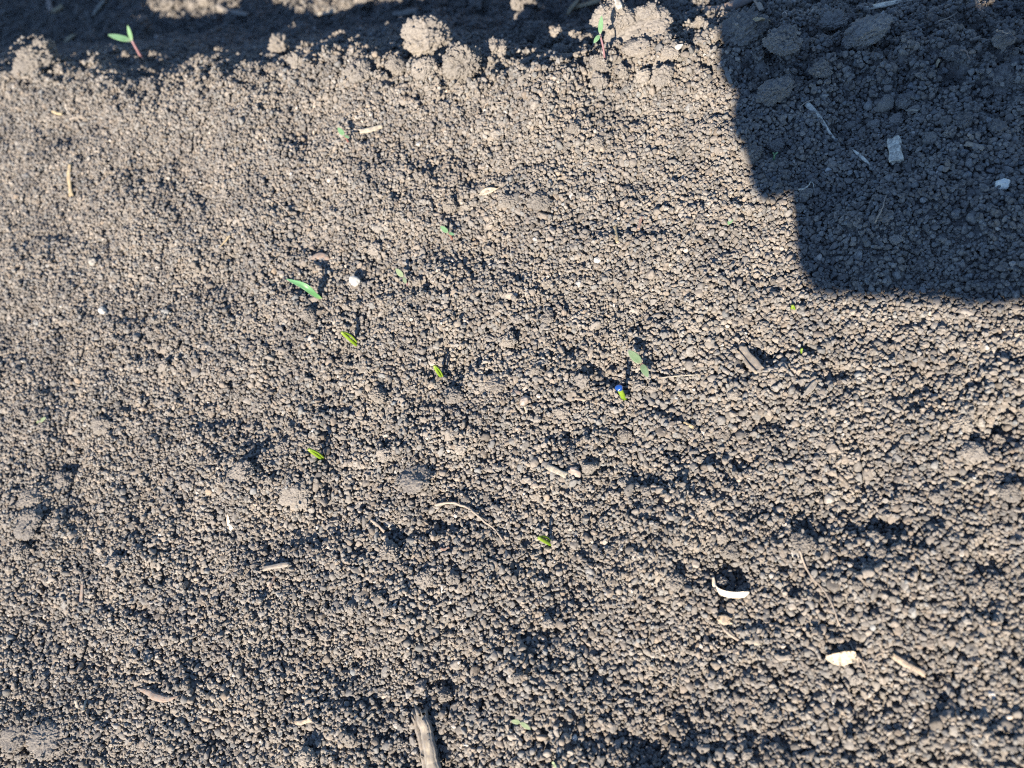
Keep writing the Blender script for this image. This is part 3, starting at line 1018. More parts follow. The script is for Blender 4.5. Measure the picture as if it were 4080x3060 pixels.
litter('dry_leaf_scrap', [(3256, 1512), (3230, 1550), (3192, 1585)], 24, 'grey_wood', 'thin folded dry leaf with a narrow stalk right of the chunky wood', 'leaf scrap', thick=.4, taper='leaf', fold=.4, mark='the folded dry leaf')
litter('straw_chip', [(2727, 1684), (2744, 1693), (2764, 1702)], 14, 'straw', 'small tan straw chip below left of the chunky wood', 'straw', mark='the small tan chip')
litter('wood_chip', [(2038, 1556), (2055, 1560), (2074, 1567)], 13, 'bark', 'tiny brown splinter above the pinkish stone', 'wood chip', mark='the tiny brown splinter')
litter('twig', [(2290, 1587), (2330, 1593), (2377, 1606)], 12, 'root', 'short pale bent twig left of the blue-coated sprout', 'twig', stiff=False, mark='the short pale twig')
litter('straw_chip', [(2180, 1858), (2218, 1876), (2256, 1894)], 24, 'pale_straw', 'flat cream straw chip with frayed ends in the lower middle', 'straw', thick=.35, mark='the flat cream straw chip')
litter('twig', [(1478, 2072), (1504, 2092), (1532, 2118)], 11, 'root', 'thin pinkish-tan twig slanting above a large clod at lower left of centre', 'twig', mark='the slanting tan twig')
litter('twig', [(1050, 2266), (1100, 2256), (1152, 2248)], 20, 'dusty_wood', 'dusty level splinter of wood in the lower left', 'wood chip', mark='the dusty level splinter')
litter('twig', [(329, 2328), (327, 2366), (321, 2406)], 16, 'bark', 'upright pinkish twig with a pale top at far left', 'twig', mark='the upright pinkish twig')
litter('bark_piece', [(558, 2742), (620, 2772), (668, 2782), (706, 2776)], 30, 'bark', 'ragged curved strip of bark at the lower left', 'bark', thick=.45, taper='both', n=26, wob=.0006, mark='the ragged bark strip')
litter('straw_chip', [(302, 2790), (306, 2806), (314, 2826)], 14, 'pale_straw', 'left of two short pale chips standing in the crumbs at lower left', 'straw', mark='the left short pale chip')
litter('straw_chip', [(343, 2792), (338, 2812), (332, 2834)], 13, 'pale_straw', 'right of two short pale chips standing in the crumbs at lower left', 'straw', mark='the right short pale chip')
litter('wood_chip', [(1174, 2880), (1205, 2878), (1242, 2866)], 18, 'chip', 'tan wood chip lying level left of the big split stick', 'wood chip', mark='the level tan chip')
litter('straw_chip', [(1462, 2870), (1474, 2856), (1488, 2842)], 12, 'pale_straw', 'small pale straw flake lying diagonally left of the big split stick', 'straw', mark='the small pale flake')
litter('wood_chip', [(1074, 2340), (1086, 2316), (1096, 2296)], 12, 'bark', 'short brown splinter standing diagonally below the dusty level splinter', 'wood chip', mark='the short brown splinter')
litter('straw', [(3556, 2612), (3616, 2650), (3684, 2684)], 24, 'chip', 'tan straw with cross ridges slanting at the lower right', 'straw', mark='the ridged tan straw')
litter('straw', [(3782, 1904), (3818, 1910), (3846, 1924)], 12, 'pale_straw', 'left of two thin pale straws near the right edge', 'straw', mark='the left thin pale straw')
litter('straw', [(3862, 1908), (3880, 1914), (3896, 1922)], 12, 'pale_straw', 'right of two thin pale straws near the right edge', 'straw', mark='the right thin pale straw')
litter('wood_flake', [(2966, 2556), (3000, 2560), (3034, 2566)], 20, 'pale_straw', 'dusty pale flake at the end of the bent stalk', 'wood chip', thick=.4, taper='both', mark='the dusty pale flake')
litter('straw_chip', [(1754, 2184), (1770, 2190), (1790, 2180)], 10, 'red_twig', 'tiny orange-brown scrap right of a large lower clod', 'straw', mark='the orange-brown scrap')
litter('straw_chip', [(2012, 2186), (2018, 2204), (2012, 2230)], 9, 'root', 'tiny tan scrap left below the lowest lime sprout', 'straw', mark='the tiny tan scrap')
litter('straw_chip', [(3150, 2618), (3110, 2622), (3092, 2612)], 20, 'dusty_wood', 'dusty flat scrap left of the white dry leaf', 'wood chip', thick=.4, mark='the dusty flat scrap')
litter('wood_chip', [(2090, 1620), (2098, 1640), (2088, 1655)], 9, 'pale_straw', 'minute pale splinter under the pinkish stone', 'wood chip', mark='the minute splinter')

# the big split stick at the bottom edge: one thing of two slivers
P = lay([(1688, 2838), (1712, 2930), (1742, 3075)], 0, True, .8)
st = empty('split_stick', P[0])
w = mm(52, P.mean(0))
loft('sliver', P + UP * w * .42, lambda u: w * (.86 + .22 * u), lambda u: w * .8 + 0 * u, MAT['grey_wood'], st, n=34, m=20, ragged=.0016, groove=.22, wob=.0003, seed=4)
P2 = lay([(1655, 2852), (1680, 2940), (1706, 3075)], 0, True, .6)
loft('sliver', P2 + UP * w * .12, lambda u: w * (.5 + .12 * u), lambda u: w * .5 + 0 * u, MAT['dusty_wood'], st, n=30, m=16, ragged=.0014, groove=.25, wob=.0003, seed=9)
tag(st, 'big grey weathered split stick at the bottom edge', 'stick')
marks.append(((1690, 2930), 'the big split stick'))

# curled white husk
P = lay([(2843, 2300), (2848, 2340), (2882, 2368), (2925, 2377), (2960, 2373), (2986, 2362)], 0, False)
P[:, 2] = np.linspace(P[0, 2], P[-1, 2], len(P)) + .0014 + .0012 * np.sin(np.linspace(0, 3.14, len(P)))
w = mm(32, P.mean(0))
o = loft('husk', P, lambda u: w * np.clip(.25 + 1.7 * u, .2, 1.05) * np.clip((1.04 - u) * 6, .3, 1), w * .10, MAT['husk'], n=34, m=14, up=np.array([-.1, -.75, .65]), cup=-.5, seed=3)
tag(o, 'bright white curled husk with a thin brown tip at lower right', 'husk')
marks.append(((2900, 2372), 'the white curled husk'))
# small white husk at a dark hole, lower left
P = lay([(914, 2052), (917, 2080), (924, 2100), (932, 2112)], 0, False)
P[:, 2] += .0012
w = mm(15, P.mean(0))
o = loft('husk', P, lambda u: w * np.clip(.3 + 1.2 * u, .2, 1.1), w * .2, MAT['husk'], n=18, m=10, up=np.array([.3, -.6, .7]), seed=5)
tag(o, 'small thin pale curved husk at a dark hole, left of centre', 'husk')
marks.append(((922, 2085), 'the small pale husk'))

# bark clump with a bent stalk below the white husk
P = lay([(2862, 2462), (2885, 2470), (2912, 2472)], 0, True)
bk = empty('bark_clump', P[0])
w = mm(40, P.mean(0))
loft('bark_slab', P + UP * w * .35, lambda u: w * np.clip(np.sin(3.1 * np.clip(u, .05, .95)) ** .4, .3, 1), w * .5, MAT['chip'], bk, n=16, m=14, groove=.35, ragged=.0005, seed=8)
P2 = lay([(2858, 2476), (2880, 2486), (2918, 2480)], 0, True)
loft('bark_slab', P2 + UP * w * .15, w * .3, w * .25, MAT['pale_straw'], bk, n=14, m=10, groove=.3, ragged=.0005, seed=18)
P3 = lay([(2872, 2486), (2890, 2512), (2916, 2534), (2952, 2556), (2964, 2562)], .0014, False)
loft('stalk', P3, mm(11, P3[0]), mm(11, P3[0]), MAT['root'], bk, n=26, m=8, seed=28)
tag(bk, 'layered tan bark clump with a bent stalk below the white husk', 'bark')
marks.append(((2885, 2470), 'the bark clump'))

# white dry leaf with a stalk near the root
P = lay([(3292, 2622), (3330, 2626), (3370, 2620), (3412, 2610)], 0, True)
lf = empty('dry_leaf', P[-1])
w = mm(56, P.mean(0))
loft('leaf_blade', P + UP * .0016, lambda u: w * np.clip(np.sin(3.1 * np.clip(u, .04, .97)) ** .55, .2, 1), w * .07, MAT['leaf_dry'], lf, n=26, m=18, up=np.array([0, -.45, .9]), cup=.35, wob=.0005, seed=2)
P2 = lay([(3414, 2614), (3418, 2634), (3420, 2656)], .0012, False)
loft('leaf_stalk', P2, mm(10, P2[0]), mm(10, P2[0]), MAT['root'], lf, n=12, m=8, seed=12)
tag(lf, 'cream dry leaf with a ragged edge by the end of the long root, lower right', 'leaf')
marks.append(((3350, 2620), 'the cream dry leaf'))

# roots in the sun
thread('root', [(3186, 2192), (3202, 2238), (3228, 2290), (3276, 2345), (3318, 2412), (3342, 2484), (3374, 2540), (3396, 2580), (3416, 2616), (3438, 2640), (3458, 2702)], 9, 'root', 'long thin wavy root running down the lower right of the bed', mark='the long wavy root')
thread('root', [(1736, 2012), (1770, 2006), (1812, 2006), (1850, 2018), (1888, 2040), (1930, 2078), (1966, 2102), (1996, 2144), (2018, 2168)], 13, 'root', 'long tan root curving through the lower middle', mark='the long curved root')
thread('root', [(2236, 1784), (2270, 1778), (2312, 1776), (2336, 1782), (2356, 1800), (2366, 1814)], 8, 'root', 'thin pale arched root above the flat cream chip', mark='the arched pale root')
thread('straw', [(2636, 1506), (2680, 1500), (2730, 1497), (2790, 1494)], 7, 'pale_straw', 'hair-thin straight straw right of the red-stemmed seedling', 'straw', mark='the hair-thin straw')
thread('root', [(1030, 775), (1068, 788), (1108, 806), (1136, 832), (1152, 848)], 7, 'root', 'fine pinkish root on the left of the sunlit bed', mark='the fine pinkish root')
thread('root', [(2945, 1372), (2952, 1362), (2966, 1362), (2976, 1374)], 6, 'root', 'tiny arched hair root over the end of the chunky wood', mark='the tiny arched hair root')
thread('root', [(1916, 745), (1920, 728), (1930, 715), (1938, 706)], 6, 'root', 'fine root stub over the dark pit by the dry leaf scrap', mark='the fine root stub')
thread('root', [(1930, 432), (1938, 418), (1956, 408), (1984, 410), (2020, 404)], 5, 'root', 'hair-fine root across the raised soil patch at top centre', mark='the hair-fine root')
thread('root', [(2212, 2230), (2222, 2206), (2230, 2188)], 5, 'root', 'minute hair root below the lowest lime sprout', mark='the minute hair root')

# pebbles in the sun
pebble('pebble', 1413, 1120, 56, 46, 'white_stone', 'chalky white pebble right of the grass blade', seed=5, mark='the chalky white pebble')
pebble('pebble', 412, 1240, 42, 46, 'white_stone', 'white pebble on the left of the sunlit bed', seed=8, mark='the white pebble on the left')
pebble('pebble', 372, 1044, 44, 34, 'pale_stone', 'rounded pale grey pebble left of centre above the white pebble', seed=11, mark='the pale grey pebble')
pebble('pebble', 2378, 1038, 34, 26, 'white_stone', 'small bright white pebble right of centre in the sun', seed=14, mark='the small bright pebble')
pebble('pebble', 1932, 440, 16, 12, 'white_stone', 'tiny white grit grain on the raised patch at top centre', seed=17, mark='the tiny white grit')
pebble('pebble', 2090, 1598, 52, 50, 'pink_stone', 'pinkish-white crumbly stone in the middle of the bed', seed=20, mark='the pinkish stone')
pebble('pebble', 2062, 1710, 20, 20, 'pink_stone', 'small round pinkish grain in the middle below the pinkish stone', seed=23, mark='the round pinkish grain')
pebble('soil_crumb', 2290, 1882, 58, 44, 'pink_stone', 'brownish crumb touching the end of the flat cream straw chip', 'clod', seed=26, mark='the brownish crumb')
pebble('pebble', 1244, 1348, 18, 18, 'pink_stone', 'small round pinkish grain left of the upper lime loop', seed=29, mark='the grain by the upper lime loop')
pebble('pebble', 94, 1438, 20, 18, 'pale_stone', 'small pale grain near the left edge', seed=31, mark='the pale grain at the left edge')
pebble('pebble', 3880, 1905, 16, 14, 'white_stone', 'white grit grain beside the two thin pale straws', seed=33, mark='the white grit at the right')
pebble('pebble', 426, 2588, 14, 12, 'white_stone', 'tiny white grit grain at lower left', seed=35, mark='the white grit at lower left')
pebble('pebble', 2706, 185, 34, 16, 'white_stone', 'flat white chip of stone at the right end of the broad slab', seed=37, mark='the flat white stone chip')
pebble('pebble', 3280, 2240, 12, 10, 'white_stone', 'tiny white grit grain right of the big hollowed clod', seed=39, mark='the white grit by the hollowed clod')

# in the shadow
litter('straw', [(3216, 416), (3250, 452), (3286, 500), (3306, 532), (3346, 578)], 24, 'bleached', 'thick speckled pale straw slanting through the shadow', 'straw', taper='end', n=30, mark='the thick pale straw in the shadow')
litter('straw', [(3394, 594), (3430, 624), (3470, 660)], 14, 'bleached', 'thin pale straw end poking out below the thick speckled straw', 'straw', taper='both', mark='the thin pale straw end in the shadow')
litter('wood_chip', [(3562, 556), (3566, 600), (3572, 644)], 50, 'bleached', 'squarish pale wood chip with lengthwise grain standing in the shadow', 'wood chip', thick=.45, q=.97, n=24, m=16, groove=.3, ragged=.0006, mark='the squarish wood chip in the shadow')
litter('twig', [(3846, 574), (3882, 580), (3918, 594)], 20, 'chip', 'short tan twig with a bitten end at the right of the shadow', 'twig', mark='the short tan twig in the shadow')
litter('straw', [(2890, 268), (2900, 300), (2912, 332)], 16, 'grey_wood', 'short grey straw just inside the left shadow edge', 'straw', mark='the short grey straw in the shadow')
litter('straw', [(3742, 238), (3734, 254), (3728, 268)], 12, 'straw', 'short pale straw in the upper right shadow above the pair of clods', 'straw', mark='the short pale straw at upper right')
litter('straw', [(3456, 34), (3540, 16), (3646, -6)], 24, 'bleached', 'long pale split straw at the top edge of the shadow', 'straw', thick=.4, mark='the long pale straw at the top')
litter('straw', [(3010, 78), (3030, 76), (3060, 86)], 22, 'straw', 'yellowish flat straw scrap above the big dark pair of clods', 'straw', thick=.4, mark='the yellowish straw scrap')
litter('stick', [(2812, 46), (2880, 36), (2950, 14), (3010, -12)], 40, 'bark', 'brown stick lying across the top of the shadow edge', 'stick', n=24, mark='the brown stick at the top')
litter('stick', [(3004, -6), (3022, 18), (3036, 44)], 20, 'grey_wood', 'short dark forked stub beside the brown stick at the top', 'stick', mark='the dark stub at the top')
litter('wood_chip', [(3610, 440), (3632, 438), (3656, 440)], 9, 'pale_straw', 'minute pale flake on the rounded clod in the shadow', 'wood chip', mark='the minute pale flake')
pebble('pebble', 3992, 736, 58, 46, 'clean_stone', 'smooth white pebble with a dent near the right edge in the shadow', seed=41, lump=.22, mark='the white pebble in the shadow')
pebble('pebble', 3300, 678, 28, 18, 'white_stone', 'small white angular chip in the shadow below the thick pale straw', seed=43, mark='the white angular chip')
pebble('pebble', 3243, 45, 26, 22, 'pale_stone', 'pale pebble in the shadow near the top', seed=45, mark='the pale pebble near the top')
pebble('pebble', 3646, 940, 20, 12, 'white_stone', 'tiny white flake in the shadow above its lower edge', seed=47, mark='the white flake in the shadow')
pebble('pebble', 3662, 610, 14, 12, 'pink_stone', 'tiny pinkish grain right of the squarish wood chip', seed=49, mark='the pinkish grain in the shadow')
thread('root', [(3242, 400), (3212, 408), (3190, 426), (3188, 442), (3204, 446)], 6, 'root', 'thin looped root at the top of the thick pale straw', mark='the looped root')
thread('root', [(3182, 758), (3204, 752), (3220, 740), (3230, 728), (3240, 734), (3243, 762)], 7, 'bleached', 'curly white rootlet on a clod in the shadow', mark='the curly white root')
thread('root', [(3484, 892), (3500, 860), (3518, 826), (3524, 800), (3532, 778)], 8, 'root', 'thin pale root standing up the middle of the shadow', mark='the thin pale root in the shadow')
thread('root', [(3738, 86), (3770, 76), (3800, 62), (3816, 46)], 8, 'root', 'pale bent root at the top right', mark='the pale bent root')
thread('straw', [(3420, 564), (3436, 558), (3450, 556)], 5, 'pale_straw', 'hair-thin straw scrap left of the squarish wood chip', 'straw', mark='the hair-thin scrap')
thread('root', [(3352, 868), (3366, 858), (3380, 854)], 6, 'root', 'short pale rootlet near the lower edge of the shadow', mark='the short rootlet in the shadow')
thread('root', [(3972, 128), (3996, 126), (4020, 134)], 9, 'root', 'short brown root near the top right corner', mark='the short brown root')
thread('root', [(3828, 200), (3850, 206), (3860, 236)], 8, 'bark', 'small hooked brown root in the upper right shadow', mark='the hooked brown root')

# beyond the crest, in the dark furrow
litter('straw', [(256, 172), (276, 156), (300, 140)], 26, 'straw', 'short pale straw in the dark furrow at top left', 'straw', taper='both', mark='the short straw in the furrow')
litter('straw', [(374, 62), (392, 36), (418, 2)], 22, 'pale_straw', 'pale straw leaning to the top edge in the dark furrow', 'straw', mark='the leaning straw in the furrow')
litter('twig', [(204, 46), (198, 20), (192, -8)], 22, 'bark', 'brown twig at the top edge left of the leaning straw', 'twig', mark='the brown twig at the top left')
litter('straw', [(212, 48), (232, 38), (250, 26)], 24, 'straw', 'tan straw piece beside the brown twig at the top left', 'straw', mark='the tan straw at the top left')
litter('straw', [(868, 26), (910, 48), (990, 60)], 22, 'grey_wood', 'grey stem lying in the dark furrow left of centre', 'straw', mark='the grey stem in the furrow')
litter('straw', [(1260, 58), (1300, 54), (1340, 42)], 20, 'pale_straw', 'pale blurred straw far back in the dark furrow', 'straw', mark='the blurred straw in the furrow')
litter('straw', [(1566, 58), (1610, 54), (1668, 42)], 28, 'grey_wood', 'dull grey straw lying level in the furrow at top centre', 'straw', mark='the dull grey straw')
litter('straw', [(2258, 66), (2276, 36), (2310, -4)], 20, 'straw', 'golden straw slanting to the top edge right of the stacked clods', 'straw', taper='both', mark='the golden straw')
litter('straw', [(2290, 30), (2340, 18), (2392, 2)], 20, 'straw', 'yellow bent straw along the top edge beside the golden straw', 'straw', mark='the yellow bent straw')
litter('straw', [(2470, 32), (2462, 12), (2454, -12)], 24, 'bleached', 'stub of white straw pointing down from the top edge', 'straw', mark='the white straw stub')
thread('root', [(2390, 6), (2402, 28), (2416, 50)], 7, 'root', 'thin tan root hanging below the yellow bent straw', mark='the thin tan root')
thread('root', [(2148, 26), (2170, 38), (2186, 50)], 8, 'root', 'short root stub beside the rounded lit clod at the top', mark='the root stub at the top')

# ------------------------------------------------------------------ seedlings
def above(base_p, px, py, hmin=.0015, hmax=.02):
    d = ray(px, py)
    hs = np.linspace(hmin, hmax, 60)
    best = None
    for hh in hs:
        P = CPOS + d * ((base_p[2] + hh - CAM_H) / d[2])
        e = np.hypot(P[0] - base_p[0], P[1] - base_p[1])
        if best is None or e < best[0]:
            best = (e, P)
    return best[1]


def at_z(px, py, z):
    d = ray(px, py)
    return CPOS + d * ((z - CAM_H) / d[2])


def leaf(parent, a, b, width, mat, cup=.3, thick=.16, droop=0.0, up=UP, name='cotyledon'):
    a, b = np.asarray(a), np.asarray(b)
    mid = (a + b) / 2 + UP * droop
    wf = lambda u: width * np.clip(np.sin(np.pi * np.clip(u, .0, 1) ** .85) ** .65, .16, 1) * np.where(u > .985, .4, 1)
    return loft(name, [a, mid, b], wf, lambda u: width * thick * np.clip(wf(u) / width, .3, 1), MAT[mat], parent, n=20, m=14, cup=cup, up=up, seed=int(abs(a[0]) * 1e5))


def seedling(name, base_px, top_px, leaves, stem_mat, leaf_mat, label, stem_w=11, hmax=.02, hmin=.0015, z_leaf=None, mark=None, wl=26):
    B = hit(*base_px, H)
    Tp = above(B, *top_px, hmin=hmin, hmax=hmax)
    root = empty(name, B)
    w = mm(stem_w, B)
    loft('stem', [B - UP * .002, B * .6 + Tp * .4 + np.array([.0004, 0, 0]), Tp], lambda u: w * (1 - .15 * u), lambda u: w * (1 - .15 * u), MAT[stem_mat], root, n=14, m=9)
    for k, (lx, ly, lw, dz) in enumerate(leaves):
        E_ = at_z(lx, ly, Tp[2] + dz)
        leaf(root, Tp + (E_ - Tp) * .02, E_, mm(lw, Tp), leaf_mat)
    tag(root, label, 'seedling')
    marks.append((((base_px[0] + top_px[0]) / 2, (base_px[1] + top_px[1]) / 2), mark or label))
    return root


seedling('seedling', (560, 230), (527, 164), [(430, 138, 27, .002), (508, 100, 19, .0055)], 'pink_stem', 'mint', 'pink-stemmed seedling with two mint leaves standing in the dark furrow', 11, hmin=.006, mark='the pink-stemmed seedling in the furrow')
seedling('seedling', (2406, 226), (2391, 138), [(2397, 62, 21, .003), (2366, 172, 22, -.001)], 'pink_stem', 'mint', 'tall pink-stemmed seedling with one long leaf by the broad soil slab', 8, hmin=.006, mark='the tall seedling by the slab')
seedling('seedling', (2560, 1462), (2556, 1449), [(2504, 1396, 34, .0012), (2582, 1503, 28, .0002)], 'red_stem', 'cotyledon', 'red-stemmed seedling with two spread grey-green leaves right of centre', 14, hmin=.003, hmax=.006, mark='the red-stemmed spread seedling')
seedling('seedling', (1620, 1136), (1607, 1104), [(1577, 1070, 21, .001), (1619, 1130, 15, .0006)], 'pink_stem', 'pale_leaf', 'small seedling with two pale leaves right of the chalky white pebble', 7, hmin=.002, hmax=.005, mark='the small pale seedling')
seedling('seedling', (1798, 952), (1786, 928), [(1755, 900, 20, .0015), (1811, 936, 13, .0004)], 'red_stem', 'mint', 'small seedling with a red stem and one long green leaf at a dark pit', 10, hmin=.002, hmax=.006, mark='the small red-stemmed seedling')
seedling('seedling', (1384, 566), (1372, 540), [(1346, 508, 20, .0015), (1392, 550, 12, .0003)], 'red_stem', 'mint', 'blurred small green seedling left of the pale chip below the crest', 9, hmin=.002, hmax=.006, mark='the blurred small seedling')
seedling('seedling', (2078, 2896), (2074, 2878), [(2036, 2873, 18, .0008), (2114, 2906, 18, .0002)], 'pale_leaf', 'pale_leaf', 'pale two-leaved seedling near the bottom edge', 8, hmin=.002, hmax=.004, mark='the pale seedling at the bottom')
seedling('seedling', (2204, 3052), (2206, 3046), [(2203, 3034, 12, .001), (2216, 3058, 12, .0)], 'pale_leaf', 'pale_leaf', 'pale seedling tip cut off by the bottom edge', 6, hmin=.001, hmax=.003, mark='the seedling tip at the bottom edge')
seedling('seedling', (2888, 902), (2893, 896), [(2921, 875, 15, .0008), (2882, 894, 12, -.0002)], 'red_stem', 'mint', 'small green seedling lying low in the sun left of the shadow', 7, hmin=.001, hmax=.003, mark='the small seedling left of the shadow')
seedling('seedling', (152, 1688), (158, 1680), [(184, 1664, 18, .0006), (146, 1680, 14, -.0001)], 'pale_leaf', 'pale_leaf', 'faint pale green seedling at the far left', 7, hmin=.001, hmax=.003, mark='the faint seedling at the far left')
seedling('seedling', (3076, 640), (3086, 616), [(3101, 606, 9, .0012), (3078, 606, 7, .0012)], 'mint', 'mint', 'green sprout in a dark hole in the shadow under a clod', 8, hmin=.003, hmax=.007, mark='the green sprout in the hole')

# long grass-like blade
B = hit(1287, 1194, H)
g0 = empty('blade_seedling', B)
T1 = above(B, 1218, 1142, hmin=.006, hmax=.009)
T2 = at_z(1142, 1112, T1[2] + .0015)
w = mm(27, B)
loft('leaf_blade', [B - UP * .0015, B + (T1 - B) * .3 + UP * .0008, T1 + UP * .0005, T2], lambda u: w * np.clip(.32 + 1.9 * u, .3, 1) * np.clip((1.01 - u) * 2.0, .04, 1) ** .7, lambda u: w * .12 + 0 * u, MAT['blade'], g0, n=34, m=14, fold=.55, up=np.array([-.1, -.35, .93]))
tag(g0, 'long pointed green blade seedling left of centre', 'seedling')
marks.append(((1215, 1150), 'the long grass blade'))


def loop_sprout(base_px, tip_px, wpx, label, mark, hmin=.004, hmax=.010, gap=.35):
    """an onion-like sprout still bent double: thick arm up to the knee, thin arm back to the soil"""
    B = hit(*base_px, H)
    T = above(B, *tip_px, hmin=hmin, hmax=hmax)
    w = mm(wpx, B)
    r0 = empty('loop_sprout', B)
    side = np.cross(T - B, UP)
    side /= np.linalg.norm(side)
    side = side * w * 1.1
    loft('stem', [B - UP * .0025, B + (T - B) * .45 + UP * .0006, B + (T - B) * .86 + UP * .0006, T], lambda u: w * (.86 + .2 * np.sin(3 * u)), lambda u: w * (.84 + .2 * np.sin(3 * u)), MAT['lime'], r0, n=22, m=12)
    E_ = B + (T - B) * gap + side * .9
    loft('seed_leaf', [T + UP * .0001, T + (E_ - T) * .2 + side * .35, B + (T - B) * .55 + side * 1.0, B + (T - B) * .18 + side * .75 - UP * .001], lambda u: w * (.62 - .1 * u), lambda u: w * (.6 - .1 * u), MAT['lime'], r0, n=20, m=10)
    tag(r0, label, 'seedling')
    marks.append((((base_px[0] + tip_px[0]) / 2, (base_px[1] + tip_px[1]) / 2), mark))
    return r0


loop_sprout((1420, 1376), (1361, 1323), 13, 'lime green sprout bent double, just below the long grass blade', 'the upper lime loop sprout')
loop_sprout((1757, 1504), (1731, 1457), 12, 'small lime sprout with a folded tip left of the middle', 'the small folded lime sprout', hmax=.008)
loop_sprout((1282, 1827), (1231, 1789), 15, 'lime green folded sprout lowest on the left of the bed', 'the lower left lime sprout')
loop_sprout((2193, 2168), (2146, 2143), 15, 'lime green bent sprout lowest in the middle of the bed', 'the lowest lime sprout', hmax=.009)
loop_sprout((3154, 1244), (3159, 1216), 11, 'stubby yellow-green sprout just below the shadow on the right', 'the stubby yellow-green sprout', hmin=.002, hmax=.005)
loop_sprout((3190, 1402), (3196, 1392), 9, 'tiny green sprout tip down a hole right of the chunky wood', 'the tiny green tip in a hole', hmin=.001, hmax=.003)

# sprout carrying a blue-coated seed
B = hit(2486, 1586, H)
T = above(B, 2468, 1548, hmin=.003, hmax=.007)
bs = empty('seed_sprout', B)
w = mm(22, B)
loft('stem', [B - UP * .002, (B + T) / 2 + UP * .0003, T], w, w * .9, MAT['lime'], bs, n=14, m=12)
v, f = ICO4
rr = facet(v, np.random.default_rng(3), 10, .75, .98, 9.0)
v = v * rr[:, None] * np.array([mm(15, B), mm(12, B), mm(11, B)]) + T + UP * .0004
obj('seed_coat', v, f, MAT['seed_blue'], bs, origin=B)
E_ = at_z(2455, 1544, T[2])
loft('seed_leaf', [T, (T + E_) / 2, E_], w * .5, w * .5, MAT['pale_leaf'], bs, n=8, m=8)
tag(bs, 'bright green sprout carrying a blue-coated seed on its tip', 'seedling')
marks.append(((2477, 1565), 'the blue-coated sprout'))

# ------------------------------------------------------------------ labels of the clods without one of their own
used = set()
for o, px, py, w, lab in clod_things:
    g_ = 'soil clods on the seedbed'
    if lab is None:
        best = None
        for (mx_, my_), ph in marks:
            dx, dy = px - mx_, py - my_
            dd = math.hypot(dx, dy)
            if dd > 260:
                continue
            a_ = math.degrees(math.atan2(-dy, dx)) % 360
            dirs = ['right of', 'up and right of', 'straight above', 'up and left of', 'left of', 'down and left of', 'straight below', 'down and right of']
            key = (dirs[int((a_ + 22.5) // 45) % 8], ph)
            if key in used:
                continue
            if best is None or dd < best[0]:
                best = (dd, key)
        size = 'small' if w < 50 else ('middling' if w < 80 else 'large')
        if best:
            used.add(best[1])
            lab = f'{size} soil clod {best[1][0]} {best[1][1]}'
        elif w < 60:
            lab = 'small rough clod among plain crumbs, away from any plant or straw'
            g_ = 'small clods among plain crumbs'
        else:
            lab = 'larger lumpy clod among plain crumbs, away from any plant or straw'
            g_ = 'larger clods among plain crumbs'
    tag(o, lab, 'clod', g_)

# ------------------------------------------------------------------ the photographer and the phone, outside the frame: their shadow lies across the bed
def plane_pt(x, y, f):
    """millimetres right, up and forward of the lens"""
    return CPOS + R @ (np.array([x, y, f]) * .001)


def tilt(e1, e2, f):
    c, s = math.cos(math.radians(8)), math.sin(math.radians(8))
    return plane_pt(e1 * c - e2 * s, e1 * s + e2 * c, f)


def rounded(x0, x1, y0, y1, r_, f0, f1):
    ring = []
    for cx_, cy_, a0 in ((x1 - r_, y1 - r_, 0), (x0 + r_, y1 - r_, 90), (x0 + r_, y0 + r_, 180), (x1 - r_, y0 + r_, 270)):
        for k in range(9):
            a_ = math.radians(a0 + k * 11.25)
            ring.append((cx_ + r_ * math.cos(a_), cy_ + r_ * math.sin(a_)))
    n_ = len(ring)
    mx_, my_ = (x0 + x1) / 2, (y0 + y1) / 2
    V = []
    for f_, sh in ((f0, 1.2), (f0 + 1.2, 0), (f1 - 1.2, 0), (f1, 1.2)):
        for x, y in ring:
            L_ = math.hypot(x - mx_, y - my_)
            V.append(tilt(x - (x - mx_) / L_ * sh, y - (y - my_) / L_ * sh, f_))
    F = [tuple(range(n_ - 1, -1, -1)), tuple(range(3 * n_, 4 * n_))]
    for q in range(3):
        for k in range(n_):
            k2 = (k + 1) % n_
            F.append((q * n_ + k, q * n_ + k2, (q + 1) * n_ + k2, (q + 1) * n_ + k))
    return V, F


ph = empty('phone', tilt(0, -80, -6))
V, F = rounded(-39.6, 41, -163.8, 9, 10, -10.5, -1.5)
o = obj('phone_body', V, F, MAT['phone'], ph, origin=ph.location, smooth=False)
V, F = rounded(-8, 8, -30, -14, 7.9, -2, -.6)
obj('camera_lens', V, F, MAT['glass'], ph, origin=ph.location, smooth=False)
tag(ph, 'black phone held over the bed out of the frame, casting the straight shadow edge', 'phone')


def limb_mesh(name, joints, edges, mats, pick):
    """one continuous body grown round a skeleton of joints (position, radius)"""
    me = bpy.data.meshes.new(name)
    me.from_pydata([tuple(j[0]) for j in joints], edges, [])
    o = bpy.data.objects.new(name, me)
    COL.objects.link(o)
    sk = o.modifiers.new('skin', 'SKIN')
    ss = o.modifiers.new('smooth', 'SUBSURF')
    ss.levels = ss.render_levels = 2
    for v_, j in zip(me.skin_vertices[0].data, joints):
        rr_ = j[1] if isinstance(j[1], tuple) else (j[1], j[1])
        v_.radius = rr_
    me.skin_vertices[0].data[0].use_root = True
    bpy.context.view_layer.update()
    dg = bpy.context.evaluated_depsgraph_get()
    new = bpy.data.meshes.new_from_object(o.evaluated_get(dg))
    o.modifiers.clear()
    o.data = new
    new.shade_smooth()
    for m_ in mats:
        new.materials.append(m_)
    for p_ in new.polygons:
        p_.material_index = pick(np.array(p_.center))
    return o


JT, ED = [], []


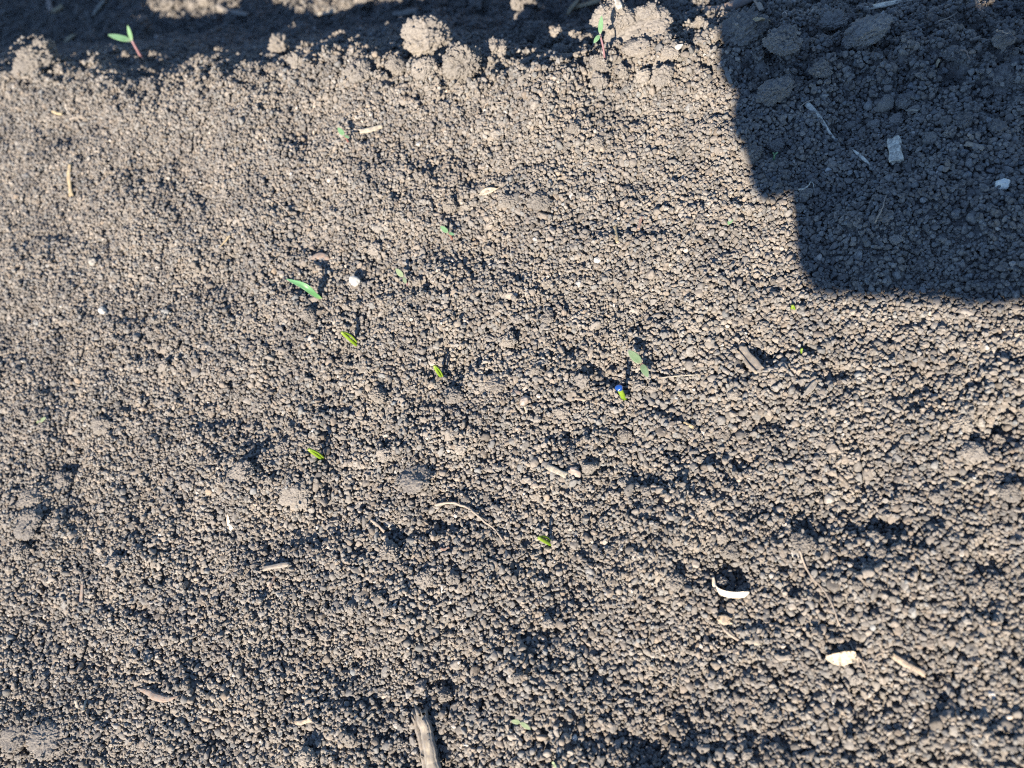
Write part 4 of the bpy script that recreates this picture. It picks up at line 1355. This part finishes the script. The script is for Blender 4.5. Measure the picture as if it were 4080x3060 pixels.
def jt(p, r_, parent=None):
    JT.append((np.asarray(p, float), r_))
    if parent is not None:
        ED.append((parent, len(JT) - 1))
    return len(JT) - 1


pel = jt((.46, -.66, .36), (.15, .12))
wai = jt((.45, -.64, .52), (.13, .10), pel)
che = jt((.43, -.58, .72), (.16, .11), wai)
nb = jt((.42, -.54, .86), .065, che)
nk = jt((.41, -.50, .93), .055, nb)
hd = jt((.39, -.47, 1.00), (.070, .080), nk)
ht = jt((.385, -.48, 1.09), (.065, .075), hd)
jt((.37, -.40, 1.01), .018, hd)
for sx, kx in ((.36, .30), (.57, .64)):                                   # legs, crouching
    hp = jt((sx + .03, -.62, .33), .09, pel)
    kn = jt((kx, -.32, .42), .065, hp)
    cf = jt((kx + .01, -.45, .24), .058, kn)
    an = jt((kx + .01, -.60, .08), .042, cf)
    jt((kx, -.50, .04), .04, an)
hand_pts = []


def arm(sh, el, wr, sgn, e2s, knuckles, edge, tipx, pe2, fat=1.0):
    s_ = jt(sh, .062, nb)
    e_ = jt(el, .046, s_)
    f_ = jt(np.array(el) * .45 + np.array(wr) * .55, .040, e_)
    w_ = jt(wr, .029, f_)
    knuckle = knuckles[-1]
    mid = tilt(knuckle - sgn * 1, pe2, -34)
    pm = jt(mid, (.040, .019), w_)
    hand_pts.append((wr, mid))
    for knu, e2 in zip(knuckles, e2s):
        k_ = jt(tilt(knu, e2, -8), .0116 * fat, pm)
        a_ = jt(tilt(knu - sgn * 4, e2 + 1, 4), .0104 * fat, k_)
        b_ = jt(tilt(edge, e2 + 2, 8.5), .0098 * fat, a_)
        jt(tilt(tipx, e2 + 4, 9), .0074, b_)
    t_ = jt(tilt(knuckle - sgn * 6, max(e2s) + 4, -24), .011, pm)
    jt(tilt(edge + sgn * 10, max(e2s) + 8, -18), .009, t_)


arm((.27, -.54, .80), (.08, -.46, .50), tilt(-48, -52, -96), -1, (-121, -104, -87, -70), (-46, -54, -57, -56), -38, -24, -88)
arm((.58, -.50, .80), (.50, -.34, .48), tilt(92, -60, -90), 1, (-147, -126, -105, -84), (62, 64, 66, 66), 42, 28, -58, 1.14)


def which(c):
    for wr, mid in hand_pts:
        if np.linalg.norm(c - np.asarray(mid)) < np.linalg.norm(np.asarray(wr) - np.asarray(mid)) * .95 + .0 or np.linalg.norm(c - np.asarray(mid)) < .075:
            return 0
    if c[2] > .93:
        return 3 if (c[2] > 1.06 or c[1] < -.50) else 0
    return 2 if c[2] < .47 and c[1] < -.25 and c[0] > .2 else 1


pr = limb_mesh('person', JT, ED, [MAT['skin'], MAT['jacket'], MAT['trousers'], MAT['hair']], which)
tag(pr, 'person in a dark jacket crouching out of the frame, holding the phone', 'person')
